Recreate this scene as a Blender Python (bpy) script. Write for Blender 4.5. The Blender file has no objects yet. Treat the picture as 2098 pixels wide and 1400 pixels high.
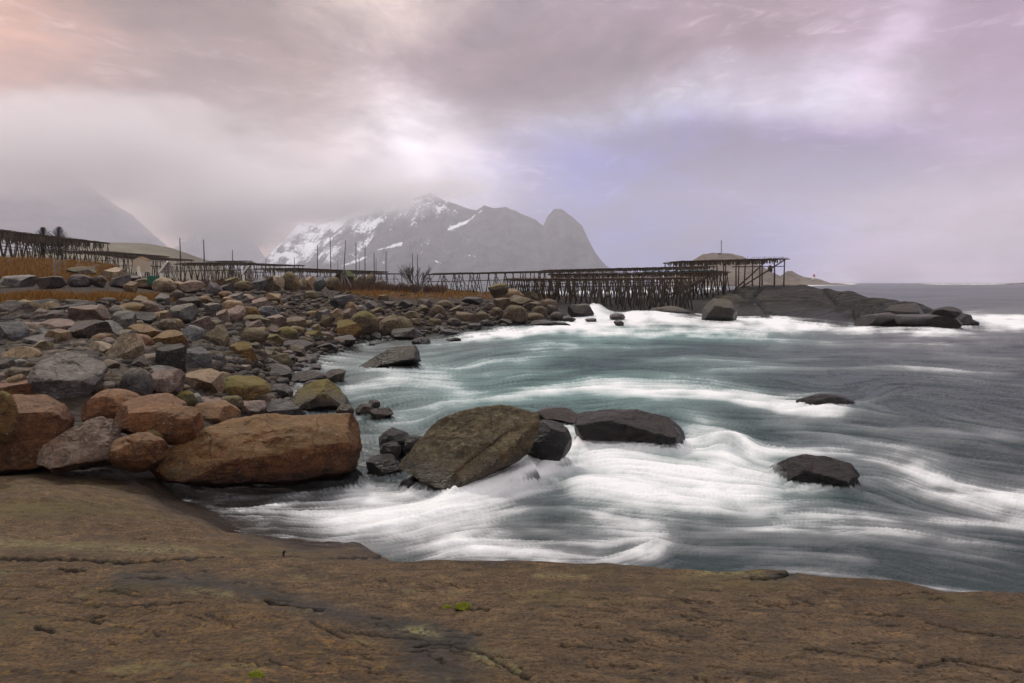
import bpy, bmesh, math, random
import numpy as np
from mathutils import Vector

random.seed(7)
RNG = np.random.default_rng(7)
F, PX0, PY0, H = 1165.0, 1049.0, 579.0, 2.6      # 20 mm lens on the 2098 px wide photograph, eye 2.6 m above the sea
SC = bpy.context.scene
COL = SC.collection

# ------------------------------------------------------------------ helpers
def lin(r, g, b):
    f = lambda c: ((c / 255 + 0.055) / 1.055) ** 2.4 if c > 10 else c / 255 / 12.92
    return (f(r), f(g), f(b))

def W(px, py, Y):
    return Vector(((px - PX0) / F * Y, Y, H - (py - PY0) / F * Y))

def zc(py, Y):
    return H - (py - PY0) / F * Y

def tag(o, label, cat=None, group=None, kind=None):
    o['label'] = label
    if cat: o['category'] = cat
    if group: o['group'] = group
    if kind: o['kind'] = kind
    return o

def link(name, me, mat=None, parent=None, smooth=True):
    o = bpy.data.objects.new(name, me)
    COL.objects.link(o)
    if mat is not None and not me.materials:
        me.materials.append(mat)
    if parent is not None:
        o.parent = parent
    if smooth and len(me.polygons):
        me.polygons.foreach_set('use_smooth', np.ones(len(me.polygons), dtype=bool))
    return o

def empty(name, loc=(0, 0, 0)):
    o = bpy.data.objects.new(name, None)
    COL.objects.link(o)
    o.location = loc
    o.empty_display_size = 0.2
    return o

def mesh_np(name, V, Fc):
    V = np.ascontiguousarray(V, dtype=np.float32)
    Fc = np.ascontiguousarray(Fc, dtype=np.int32)
    me = bpy.data.meshes.new(name)
    n, k = Fc.shape
    me.vertices.add(len(V)); me.vertices.foreach_set('co', V.ravel())
    me.loops.add(n * k); me.loops.foreach_set('vertex_index', Fc.ravel())
    me.polygons.add(n)
    me.polygons.foreach_set('loop_start', np.arange(0, n * k, k, dtype=np.int32))
    me.update(calc_edges=True)
    return me

def fattr(me, name, a):
    at = me.attributes.new(name, 'FLOAT', 'POINT')
    at.data.foreach_set('value', np.ascontiguousarray(a, dtype=np.float32).ravel())

def grid_faces(nr, nc):
    i = np.arange(nr * nc).reshape(nr, nc)
    return np.stack([i[:-1, :-1], i[:-1, 1:], i[1:, 1:], i[1:, :-1]], -1).reshape(-1, 4)

_perm = np.random.default_rng(3).permutation(256)
_perm = np.concatenate([_perm, _perm, _perm])
_grad = np.random.default_rng(4).normal(size=(256, 3)); _grad /= np.linalg.norm(_grad, axis=1)[:, None]

def perlin(p):
    p = np.asarray(p, dtype=np.float64)
    i = np.floor(p).astype(int); f = p - i
    u = f * f * f * (f * (f * 6 - 15) + 10)
    i &= 255
    out = 0
    for dx in (0, 1):
        for dy in (0, 1):
            for dz in (0, 1):
                h = _perm[_perm[_perm[i[..., 0] + dx] + i[..., 1] + dy] + i[..., 2] + dz]
                g = _grad[h]
                d = (g * (f - np.array([dx, dy, dz]))).sum(-1)
                w = (u[..., 0] if dx else 1 - u[..., 0]) * (u[..., 1] if dy else 1 - u[..., 1]) * (u[..., 2] if dz else 1 - u[..., 2])
                out = out + w * d
    return out * 1.6

def fbm(p, o=4, gain=0.5, ridged=False):
    p = np.asarray(p, dtype=np.float64)
    s, a, t = 0, 1.0, 0
    for k in range(o):
        n = perlin(p * 2.03 ** k + 17.3 * k)
        s = s + a * ((1 - 2 * np.abs(n)) if ridged else n)
        t += a; a *= gain
    return s / t

def sstep(a, b, x):
    t = np.clip((x - a) / (b - a), 0, 1)
    return t * t * (3 - 2 * t)

def blur(a, n, ax):
    for _ in range(n):
        p = np.pad(a, [(1, 1) if i == ax else (0, 0) for i in range(a.ndim)], mode='edge')
        sl = lambda s: tuple(s if i == ax else slice(None) for i in range(a.ndim))
        a = (p[sl(slice(0, -2))] + 2 * p[sl(slice(1, -1))] + p[sl(slice(2, None))]) / 4
    return a

def seg_dist(PX, PY, pts):
    """distance of every pixel pair to a polyline, and the direction of the nearest segment"""
    best = np.full(PX.shape, 1e9); dx = np.zeros(PX.shape); dy = np.zeros(PX.shape); tt = np.zeros(PX.shape)
    n = len(pts) - 1
    for k in range(n):
        (x0, y0), (x1, y1) = pts[k], pts[k + 1]
        vx, vy = x1 - x0, y1 - y0
        L2 = vx * vx + vy * vy + 1e-9
        t = np.clip(((PX - x0) * vx + (PY - y0) * vy) / L2, 0, 1)
        d = np.hypot(PX - x0 - t * vx, PY - y0 - t * vy)
        m = d < best
        best = np.where(m, d, best)
        L = math.sqrt(L2)
        dx = np.where(m, vx / L, dx); dy = np.where(m, vy / L, dy)
        tt = np.where(m, (k + t) / n, tt)
    return best, dx, dy, tt

def smooth_pts(pts, n=3):
    for _ in range(n):
        q = [pts[0]]
        for a, b in zip(pts[:-1], pts[1:]):
            q += [(0.75 * a[0] + 0.25 * b[0], 0.75 * a[1] + 0.25 * b[1]), (0.25 * a[0] + 0.75 * b[0], 0.25 * a[1] + 0.75 * b[1])]
        q.append(pts[-1]); pts = q
    return pts

class MB:
    """collects tubes, bars and boxes into one mesh"""
    def __init__(s): s.v = []; s.f = []
    def tube(s, a, b, r0, r1=None, n=6, bend=0.0, seg=1):
        a = Vector(a); b = Vector(b); r1 = r0 if r1 is None else r1
        d = (b - a).normalized()
        u = d.orthogonal().normalized(); w = d.cross(u)
        bo = (u * random.uniform(-1, 1) + w * random.uniform(-1, 1)) * bend
        base = len(s.v)
        for k in range(seg + 1):
            t = k / seg
            c = a.lerp(b, t) + bo * math.sin(math.pi * t)
            r = r0 + (r1 - r0) * t
            for i in range(n):
                an = 2 * math.pi * i / n
                s.v.append(c + u * math.cos(an) * r + w * math.sin(an) * r)
        for k in range(seg):
            for i in range(n):
                j = (i + 1) % n
                s.f.append((base + k * n + i, base + k * n + j, base + (k + 1) * n + j, base + (k + 1) * n + i))
        s.f.append(tuple(base + i for i in reversed(range(n))))
        s.f.append(tuple(base + seg * n + i for i in range(n)))
        return s
    def bar(s, a, b, w, h, up=(0, 0, 1)):
        a = Vector(a); b = Vector(b); d = (b - a).normalized()
        x = d.cross(Vector(up))
        if x.length < 1e-4: x = Vector((1, 0, 0))
        x.normalize(); z = x.cross(d).normalized()
        base = len(s.v)
        for c in (a, b):
            for sx, sz in ((-1, -1), (1, -1), (1, 1), (-1, 1)):
                s.v.append(c + x * sx * w / 2 + z * sz * h / 2)
        for q in ((0, 3, 2, 1), (4, 5, 6, 7), (0, 1, 5, 4), (1, 2, 6, 5), (2, 3, 7, 6), (3, 0, 4, 7)):
            s.f.append(tuple(base + i for i in q))
        return s
    def build(s, name, mat, parent=None, smooth=False):
        me = bpy.data.meshes.new(name)
        off = Vector((0, 0, 0))
        if parent is not None: off = Vector(parent.location)
        me.from_pydata([tuple(Vector(v) - off) for v in s.v], [], s.f)
        me.update()
        return link(name, me, mat, parent, smooth)

# ------------------------------------------------------------------ node helpers
class NT:
    def __init__(s, nt): s.nt = nt; nt.nodes.clear()
    def n(s, t, **kw):
        nd = s.nt.nodes.new(t)
        for k, v in kw.items():
            if k == 'inp':
                for a, b in v.items():
                    if hasattr(b, 'is_output') or isinstance(b, bpy.types.NodeSocket): s.nt.links.new(b, nd.inputs[a])
                    else: nd.inputs[a].default_value = b
            else: setattr(nd, k, v)
        return nd
    def math(s, op, a, b=0.0, c=0.0, clamp=False):
        return s.n('ShaderNodeMath', operation=op, use_clamp=clamp, inp={0: a, 1: b, 2: c}).outputs[0]
    def mix(s, f, a, b, blend='MIX'):
        nd = s.n('ShaderNodeMix', data_type='RGBA', blend_type=blend, clamp_factor=True, clamp_result=False)
        for i, v in ((0, f), (6, a), (7, b)):
            if isinstance(v, bpy.types.NodeSocket): s.nt.links.new(v, nd.inputs[i])
            else: nd.inputs[i].default_value = v if i == 0 else (v[0], v[1], v[2], 1)
        return nd.outputs[2]
    def ramp(s, f, stops, interp='LINEAR'):
        nd = s.n('ShaderNodeValToRGB'); cr = nd.color_ramp; cr.interpolation = interp
        while len(cr.elements) < len(stops): cr.elements.new(0.5)
        for e, (p, c) in zip(cr.elements, stops):
            e.position = p
            e.color = (c, c, c, 1) if isinstance(c, (int, float)) else (c[0], c[1], c[2], 1)
        s.nt.links.new(f, nd.inputs[0])
        return nd.outputs[0]
    def noise(s, vec, scale, detail=4, rough=0.55, dist=0.0):
        return s.n('ShaderNodeTexNoise', inp={'Vector': vec, 'Scale': scale, 'Detail': detail, 'Roughness': rough, 'Distortion': dist}).outputs[0]
    def attr(s, name):
        return s.n('ShaderNodeAttribute', attribute_name=name).outputs['Fac']
    def maprange(s, v, a, b, c=0.0, d=1.0, smooth=True):
        nd = s.n('ShaderNodeMapRange', interpolation_type='SMOOTHSTEP' if smooth else 'LINEAR')
        s.nt.links.new(v, nd.inputs[0])
        for i, x in ((1, a), (2, b), (3, c), (4, d)): nd.inputs[i].default_value = x
        return nd.outputs[0]
    def mapping(s, vec, scale=(1, 1, 1), rot=(0, 0, 0), loc=(0, 0, 0), vt='POINT'):
        return s.n('ShaderNodeMapping', vector_type=vt, inp={'Vector': vec, 'Scale': scale, 'Rotation': rot, 'Location': loc}).outputs[0]

def newmat(name):
    m = bpy.data.materials.new(name); m.use_nodes = True
    return m, NT(m.node_tree)

def finish(T, color, rough=0.8, normal=None, spec=0.3, alpha=None):
    p = T.n('ShaderNodeBsdfPrincipled')
    for k, v in (('Base Color', color), ('Roughness', rough), ('Specular IOR Level', spec), ('Normal', normal), ('Alpha', alpha)):
        if v is None: continue
        if isinstance(v, bpy.types.NodeSocket): T.nt.links.new(v, p.inputs[k])
        elif k == 'Base Color': p.inputs[k].default_value = (v[0], v[1], v[2], 1)
        else: p.inputs[k].default_value = v
    o = T.n('ShaderNodeOutputMaterial'); T.nt.links.new(p.outputs[0], o.inputs[0])
    return p

def simple(name, c, rough=0.8, var=0.35, scale=8.0, spec=0.2, stretch=(1, 1, 1), bump=0.2):
    m, T = newmat(name)
    g = T.n('ShaderNodeNewGeometry')
    v = T.mapping(g.outputs['Position'], scale=stretch)
    nz = T.noise(v, scale, 5, 0.6)
    col = T.mix(nz, [x * (1 - var) for x in c], [min(1, x * (1 + var)) for x in c])
    b = T.n('ShaderNodeBump', inp={'Strength': bump, 'Distance': 0.02, 'Height': nz}).outputs[0]
    finish(T, col, rough, b, spec)
    return m

def island(name, stops, rough=0.85, spec=0.15):
    m, T = newmat(name)
    g = T.n('ShaderNodeNewGeometry')
    col = T.ramp(g.outputs['Random Per Island'], stops)
    finish(T, col, rough, None, spec)
    return m

# ------------------------------------------------------------------ materials
def rock_material(name, kind):
    """boulders: the object's own colour, its alpha is how much lichen sits on the upper faces; wet and dark near the sea"""
    m, T = newmat(name)
    oi = T.n('ShaderNodeObjectInfo'); g = T.n('ShaderNodeNewGeometry')
    tc = T.n('ShaderNodeTexCoord').outputs['Object']
    off = T.n('ShaderNodeVectorMath', operation='SCALE', inp={0: (13.7, 7.1, 9.3)}); T.nt.links.new(oi.outputs['Random'], off.inputs['Scale'])
    pos = T.n('ShaderNodeVectorMath', operation='ADD', inp={0: tc, 1: off.outputs[0]}).outputs[0]
    big = T.noise(pos, 3.6, 6, 0.65, 0.7)
    mid = T.noise(pos, 12, 7, 0.7, 0.4)
    fine = T.noise(pos, 26, 6, 0.75)
    base = oi.outputs['Color']
    dark = T.mix(1.0, base, (0.36, 0.33, 0.33), 'MULTIPLY')
    pale = T.mix(0.3, T.mix(1.0, base, (1.35, 1.3, 1.25), 'MULTIPLY'), (0.36, 0.32, 0.26))
    col = T.mix(T.maprange(big, 0.35, 0.68), dark, base)
    col = T.mix(T.maprange(mid, 0.5, 0.75, 0, 0.75), col, pale)
    rust = T.mix(0.55, base, (0.20, 0.075, 0.025))
    col = T.mix(T.maprange(T.noise(pos, 3.7, 4, 0.6, 1.0), 0.56, 0.72, 0, 0.6), col, rust)
    col = T.mix(T.maprange(fine, 0.34, 0.58, 0.7, 0.0), col, T.mix(1.0, col, (0.45, 0.42, 0.4), 'MULTIPLY'))
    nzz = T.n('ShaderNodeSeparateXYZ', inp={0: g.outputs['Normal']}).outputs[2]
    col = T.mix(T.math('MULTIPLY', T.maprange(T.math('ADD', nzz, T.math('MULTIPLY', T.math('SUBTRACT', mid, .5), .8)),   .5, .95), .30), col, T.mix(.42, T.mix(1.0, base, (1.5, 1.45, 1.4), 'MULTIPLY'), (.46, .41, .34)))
    # lichen and moss on top
    nz = T.n('ShaderNodeSeparateXYZ', inp={0: g.outputs['Normal']}).outputs[2]
    up = T.maprange(T.math('ADD', nz, T.math('MULTIPLY', T.math('SUBTRACT', mid, 0.5), 1.6)), 0.25, 0.9)
    moss = T.math('MULTIPLY', up, oi.outputs['Alpha'])
    mosscol = T.mix(fine, (0.075, 0.062, 0.013), (0.20, 0.155, 0.03))
    col = T.mix(moss, col, mosscol)
    # white lichen specks
    vor = T.n('ShaderNodeTexVoronoi', inp={'Vector': pos, 'Scale': 16.0}).outputs[0]
    spk = T.math('MULTIPLY', T.maprange(vor, 0.10, 0.22, 1, 0), T.maprange(mid, 0.5, 0.62))
    col = T.mix(T.math('MULTIPLY', spk, 0.6), col, (0.42, 0.41, 0.34))
    # wet band
    z = T.n('ShaderNodeSeparateXYZ', inp={0: g.outputs['Position']}).outputs[2]
    wetz = T.math('ADD', z, T.math('MULTIPLY', T.math('SUBTRACT', big, 0.5), 0.5))
    wet = T.maprange(wetz, 0.14, 0.50, 1, 0) if kind == 'dry' else T.maprange(wetz, 0.5, 1.3, 1, 0.6)
    col = T.mix(wet, col, T.mix(1.0, col, (0.36, 0.34, 0.34), 'MULTIPLY'))
    rough = T.math('SUBTRACT', 0.85, T.math('MULTIPLY', wet, 0.55))
    # surface: layered bedding + cracks + grain
    lay = T.noise(T.mapping(pos, scale=(1.2, 1.2, 7), rot=(0.4, 0.25, 0)), 3, 6, 0.65, 0.4)
    vc = T.n('ShaderNodeTexVoronoi', feature='DISTANCE_TO_EDGE', inp={'Vector': T.n('ShaderNodeVectorMath', operation='ADD', inp={0: pos, 1: T.n('ShaderNodeVectorMath', operation='SCALE', inp={0: T.n('ShaderNodeTexNoise', inp={'Vector': pos, 'Scale': 4.0, 'Detail': 5.0}).outputs[1], 'Scale': .3}).outputs[0]}).outputs[0], 'Scale': 1.3}).outputs[0]
    crack = T.math('MAXIMUM', T.maprange(vc, 0.0, 0.016, 0, 1), T.maprange(big, 0.50, 0.44))
    col = T.mix(T.math('MULTIPLY', T.math('SUBTRACT', 1.0, crack), 0.32), col, (0.015, 0.013, 0.012))
    hgt = T.math('ADD', T.math('MULTIPLY', lay, 0.5), T.math('ADD', T.math('MULTIPLY', mid, 0.7), T.math('ADD', T.math('MULTIPLY', fine, 0.35), T.math('MULTIPLY', crack, 0.22))))
    b = T.n('ShaderNodeBump', inp={'Strength': 1.0, 'Distance': 0.10, 'Height': hgt}).outputs[0]
    finish(T, col, rough, b, 0.35)
    return m

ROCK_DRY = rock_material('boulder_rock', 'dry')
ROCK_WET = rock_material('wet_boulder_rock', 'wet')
WOOD = simple('weathered_wood', (0.052, 0.037, 0.025), 0.85, 0.5, 5, 0.15)
WOOD_ORANGE = simple('orange_brown_wood', (0.17, 0.095, 0.04), 0.85, 0.45, 4, 0.15)
WOOD_GREY = simple('silvery_wood', (0.17, 0.155, 0.14), 0.8, 0.35, 6, 0.2)
WHITE = simple('chalky_white_paint', (0.75, 0.72, 0.66), 0.6, 0.08, 6, 0.3)
POLE_MAT = simple('dark_pole_wood', (0.055, 0.055, 0.06), 0.7, 0.3, 6, 0.3)
FRINGE = island('dried_fringe', [(0, (0.035, 0.024, 0.015)), (0.5, (0.075, 0.055, 0.035)), (1, (0.14, 0.11, 0.075))])
GRASS = island('dry_grass', [(0, (0.09, 0.045, 0.014)), (0.3, (0.20, 0.085, 0.017)), (0.55, (0.27, 0.13, 0.027)), (0.85, (0.36, 0.20, 0.06)), (1, (0.20, 0.17, 0.08))])
TWIG_RED = island('red_twigs', [(0, (0.045, 0.022, 0.014)), (0.6, (0.10, 0.05, 0.03)), (1, (0.14, 0.085, 0.05))])
TWIG = simple('bare_twigs', (0.075, 0.06, 0.05), 0.9, 0.3, 4)
NEEDLE = island('spruce_needles', [(0, (0.012, 0.02, 0.012)), (1, (0.03, 0.045, 0.025))])
MOSS = island('bright_moss', [(0, (0.16, 0.19, 0.02)), (1, (0.34, 0.36, 0.05))])
METAL = simple('rusty_iron', (0.02, 0.016, 0.014), 0.7, 0.3, 20)
RED = simple('red_paint', (0.45, 0.04, 0.03), 0.6, 0.1, 3)
NETTING = simple('teal_net', (0.05, 0.13, 0.15), 0.9, 0.5, 9)
CREAM = simple('cream_wall', (0.52, 0.42, 0.31), 0.8, 0.12, 2)
ROOFM = simple('grey_roof', (0.08, 0.07, 0.065), 0.8, 0.2, 2)
RUBBLE = None
def rubble_material():
    m, T = newmat('loose_rubble')
    g = T.n('ShaderNodeNewGeometry')
    col = T.ramp(g.outputs['Random Per Island'], [(0, (0.02, 0.017, 0.015)), (0.25, (0.045, 0.036, 0.030)), (0.45, (0.075, 0.058, 0.042)), (0.6, (0.035, 0.031, 0.030)), (0.78, (0.12, 0.088, 0.056)), (0.9, (0.06, 0.040, 0.020)), (1, (0.15, 0.12, 0.09))])  # tones darkened: shade of the gaps between boulders is put into the colour
    nz = T.noise(g.outputs['Position'], 14, 5, 0.65)
    col = T.mix(T.maprange(nz, 0.3, 0.65, 0.65, 0), col, T.mix(1.0, col, (0.4, 0.4, 0.4), 'MULTIPLY'))
    z = T.n('ShaderNodeSeparateXYZ', inp={0: g.outputs['Position']}).outputs[2]
    wet = T.maprange(z, 0.08, 0.4, 1, 0)
    col = T.mix(wet, col, T.mix(1.0, col, (0.36, 0.34, 0.34), 'MULTIPLY'))
    b = T.n('ShaderNodeBump', inp={'Strength': 0.8, 'Distance': 0.05, 'Height': nz}).outputs[0]
    finish(T, col, T.math('SUBTRACT', 0.85, T.math('MULTIPLY', wet, 0.4)), b, 0.3)
    return m
RUBBLE = rubble_material()

# ------------------------------------------------------------------ terrain tables: columns by bearing, each a profile of (distance, height)
COAST = {
 -1500: [(4, -.2), (6.5, .35), (7.8, .79), (9.3, 1.13), (11.5, 1.41), (15.5, 2.05), (22, 2.4), (32, 3.1), (50, 4.9), (70, 6), (150, 6)],
 0: [(4, -.2), (6.5, .30), (7.8, .79), (9.3, 1.13), (11.5, 1.41), (15.5, 2.05), (22, 2.33), (32, zc(562, 32)), (50, zc(527, 50)), (70, 5.6), (150, 5)],
 120: [(4, -.2), (6.6, .30), (8, .74), (9.4, 1.12), (11.8, 1.38), (15.8, 2.04), (21, 2.34), (30, zc(574, 30)), (52, zc(533, 52)), (75, 5.2), (150, 5)],
 200: [(4, -.2), (6.6, .28), (8, .70), (9.5, 1.08), (12, 1.35), (16, 2.04), (20, 2.3), (30, zc(578, 30)), (45, zc(553, 45)), (62, zc(538, 62)), (80, 4.7), (150, 4)],
 330: [(4, -.3), (7, .2), (8.5, .58), (10.5, .86), (13, 1.22), (19, 1.83), (26, 2.12), (45, zc(587, 45)), (80, zc(574, 80)), (150, 3)],
 450: [(5, -.5), (7.5, -.1), (9.46, .32), (12.2, .64), (14.4, 1.0), (24, 1.72), (31.8, 2.15), (45, zc(590, 45)), (80, zc(577, 80)), (150, 2.6)],
 600: [(6, -.6), (9, -.3), (11, -.06), (14, -.05), (16, .03), (19, .25), (23, .92), (28, 1.52), (36, 1.95), (50, zc(594, 50)), (80, 2.3), (150, 2.2)],
 750: [(8, -.8), (20, -.4), (25, -.08), (28, .5), (32.7, 1.35), (41, 1.8), (58, 2.0), (80, 2.1), (110, 2), (150, 1)],
 900: [(10, -1), (24, -.3), (27.3, -.05), (32.8, .5), (40.6, 1.38), (52.7, 1.62), (77, 2.0), (95, 1.4), (115, -.5), (150, -2)],
 1050: [(10, -1), (29, -.3), (32.6, -.05), (36, .6), (49, 1.25), (62, 1.3), (75, .3), (85, -.8), (150, -2)],
 1200: [(10, -1), (42, -.3), (46, 0), (51, .8), (58, 1.15), (68, .7), (78, -.5), (150, -2)],
 1350: [(10, -1), (45, -.3), (49.6, .0), (60, 1.0), (66, .8), (78, -.5), (150, -2)],
 1450: [(10, -1), (40, -.3), (44, 0), (55, 1.0), (66, 1.4), (75, .8), (85, -.5), (150, -2)],
 1520: [(10, -1), (39, -.3), (42.5, 0), (48, 1.0), (55, 1.9), (60, 2.25), (70, 1.5), (80, -.5), (150, -2)],
 1640: [(10, -1), (38, -.3), (41.5, 0), (46, 1.1), (52, 2.0), (58, 2.38), (66, 1.6), (75, -.5), (150, -2)],
 1740: [(10, -1), (33, -.3), (36, 0), (40, .8), (45, 1.5), (50, 1.86), (58, 1.0), (65, -.5), (150, -2)],
 1800: [(10, -1), (31, -.3), (34, 0), (38, .75), (43, 1.38), (50, .6), (56, -.5), (150, -2)],
 1880: [(10, -1), (30.5, -.3), (32.9, 0), (36, .55), (40, 1.12), (45, .4), (50, -.5), (150, -2)],
 1930: [(10, -1), (30.5, -.3), (32.5, 0), (35, .45), (37.5, .68), (41, .2), (44, -.5), (150, -2)],
 1985: [(10, -1), (33, -.3), (34.8, .14), (36.5, .06), (38, -.5), (150, -2)],
 2030: [(10, -1.2), (33, -.6), (36, -.4), (40, -1), (150, -2)],
 3400: [(10, -1.5), (150, -2)],
}
SLAB = {
 -1500: [(.4, 1.74), (1.55, 1.51), (3.15, 1.10), (3.35, 1.02), (3.9, .90), (4.8, .70), (6.6, .45), (7.5, .34), (9, .2)],
 0: [(.4, 1.74), (1.55, 1.51), (3.15, 1.10), (3.38, 1.0), (3.9, .87), (4.8, .67), (6.6, .41), (7.5, .3), (9, .1)],
 300: [(.4, 1.74), (1.55, 1.51), (3.15, 1.09), (3.38, .985), (3.9, .83), (4.8, .60), (5.8, .42), (6.6, .33), (7.5, .22), (9, 0)],
 400: [(.4, 1.74), (1.55, 1.51), (3.15, 1.085), (3.38, .975), (4.2, .74), (5.0, .50), (5.8, .26), (6.4, .15), (7.2, .08), (9, -.1)],
 470: [(.4, 1.74), (1.55, 1.51), (3.15, 1.08), (3.38, .97), (4.2, .71), (5.0, .36), (5.7, .11), (6.3, 0.01), (7.2, -.04), (9, -.3)],
 640: [(.4, 1.74), (1.55, 1.51), (3.15, 1.075), (3.4, .955), (4.2, .67), (4.98, .335), (5.2, .12), (5.5, -.1), (7, -.15), (9, -.5)],
 740: [(.4, 1.74), (1.55, 1.51), (3.13, 1.075), (3.4, .94), (4.2, .66), (4.85, .37), (5.05, .10), (5.3, -.2), (7, -.4), (9, -.8)],
 790: [(.4, 1.74), (1.55, 1.51), (3.12, 1.08), (3.4, .92), (4.2, .58), (4.5, .43), (4.75, .10), (5.0, -.2), (7, -.5), (9, -.9)],
 845: [(.4, 1.74), (1.55, 1.51), (3.1, 1.085), (3.4, .91), (4.2, .38), (4.7, .0), (5.2, -.4), (7, -.6), (9, -1)],
 1000: [(.4, 1.74), (1.55, 1.51), (3.1, 1.09), (3.5, .8), (4.2, .2), (5, -.4), (7, -.8), (9, -1)],
 1300: [(.4, 1.74), (1.55, 1.51), (3.05, 1.087), (3.4, .8), (4, .2), (5, -.5), (7, -.9), (9, -1)],
 1600: [(.4, 1.74), (1.55, 1.51), (2.95, 1.098), (3.3, .8), (3.9, .2), (5, -.5), (7, -.9), (9, -1)],
 1850: [(.4, 1.74), (1.55, 1.51), (2.8, 1.12), (3.15, .8), (3.8, .1), (5, -.6), (7, -.9), (9, -1)],
 2098: [(.4, 1.74), (1.55, 1.51), (2.65, 1.143), (3, .8), (3.6, .1), (5, -.6), (7, -.9), (9, -1)],
 3400: [(.4, 1.74), (1.3, 1.54), (2.0, 1.22), (2.5, .8), (3.1, .1), (5, -.8), (7, -.9), (9, -1)],
}

class Field:
    def __init__(s, table, px, Yr, nY, bx, by):
        s.px = np.asarray(px, float); s.Y = np.exp(np.linspace(math.log(Yr[0]), math.log(Yr[1]), nY))
        keys = sorted(table)
        cols = np.array([np.interp(np.log(s.Y), np.log([p[0] for p in table[k]]), [p[1] for p in table[k]]) for k in keys])
        z = np.empty((nY, len(s.px)))
        for j in range(nY): z[j] = np.interp(s.px, keys, cols[:, j])
        s.z = blur(blur(z, by, 0), bx, 1)
        s.PX, s.YY = np.meshgrid(s.px, s.Y)
        s.X = (s.PX - PX0) / F * s.YY
    def proj(s): return s.PX, PY0 + (H - s.z) * F / s.YY
    def at(s, px, Y):
        px = np.asarray(px, float); Y = np.asarray(Y, float)
        j = np.clip((np.log(Y) - math.log(s.Y[0])) / (math.log(s.Y[-1]) - math.log(s.Y[0])) * (len(s.Y) - 1), 0, len(s.Y) - 1.001)
        i = np.clip(np.interp(px, s.px, np.arange(len(s.px))), 0, len(s.px) - 1.001)
        j0 = np.floor(j).astype(int); i0 = np.floor(i).astype(int); fj = j - j0; fi = i - i0
        z = s.z
        return (z[j0, i0] * (1 - fj) * (1 - fi) + z[j0 + 1, i0] * fj * (1 - fi) + z[j0, i0 + 1] * (1 - fj) * fi + z[j0 + 1, i0 + 1] * fj * fi)

pxc = np.concatenate([np.linspace(-1500, -60, 60), np.arange(-50, 2110, 4.0), np.linspace(2120, 3400, 50)])
coast = Field(COAST, pxc, (4, 150), 380, 8, 4)
pxs = np.concatenate([np.linspace(-1500, -60, 60), np.arange(-50, 2140, 3.0), np.linspace(2150, 3400, 50)])
slab = Field(SLAB, pxs, (.6, 9), 800, 8, 5)

# relief on the coast
P3 = np.stack([coast.X, coast.YY, np.zeros_like(coast.X)], -1)
amp = sstep(-0.3, 0.5, coast.z)
head = sstep(1380, 1520, coast.PX)
rel = fbm(P3 * 0.35, 5) * 0.16 * (0.6 + 1.6 * head)
# bedding planes dipping along the headland
bed = np.abs((P3[..., 0] * 0.55 + P3[..., 1] * 0.35 + fbm(P3 * 0.12, 3) * 3) % 1.6 / 1.6 - 0.5) * 2
rel += head * (0.5 - bed ** 3) * (0.16 + .22 * sstep(1680, 1850, coast.PX)) + head * fbm(np.stack([coast.X * .25, coast.YY * .9, P3[..., 2]], -1), 4, ridged=True) * 0.14 - head * 0.1
coast.z = coast.z + rel * amp
CPX, CPY = coast.proj()
HEAD_CRACKS = [
 ([(1480, 590), (1515, 597), (1528, 608), (1545, 607), (1560, 590)], 4, .30), ([(1545, 607), (1540, 618), (1520, 624)], 4, .30),
 ([(1545, 612), (1562, 628), (1570, 640), (1590, 648)], 3, .25), ([(1692, 597), (1705, 610), (1718, 626)], 3, .25),
 ([(1725, 625), (1760, 632), (1800, 640), (1830, 652)], 5, .22), ([(1750, 628), (1752, 645), (1760, 662)], 5, .3),
 ([(1640, 620), (1700, 630), (1740, 650)], 4, .12), ([(1790, 640), (1850, 660), (1880, 668)], 4, .18), ([(1840, 628), (1885, 640), (1920, 655)], 6, .22), ([(1500, 600), (1550, 590), (1600, 590)], 3, .12)]
crk = np.zeros_like(coast.z)
hm = head > 0
front = coast.YY < 62
for pts, w, d in HEAD_CRACKS:
    dd = seg_dist(CPX, CPY, pts)[0]
    crk = np.maximum(crk, d * np.exp(-(dd / w) ** 2))
coast.z -= crk * hm * front
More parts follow.
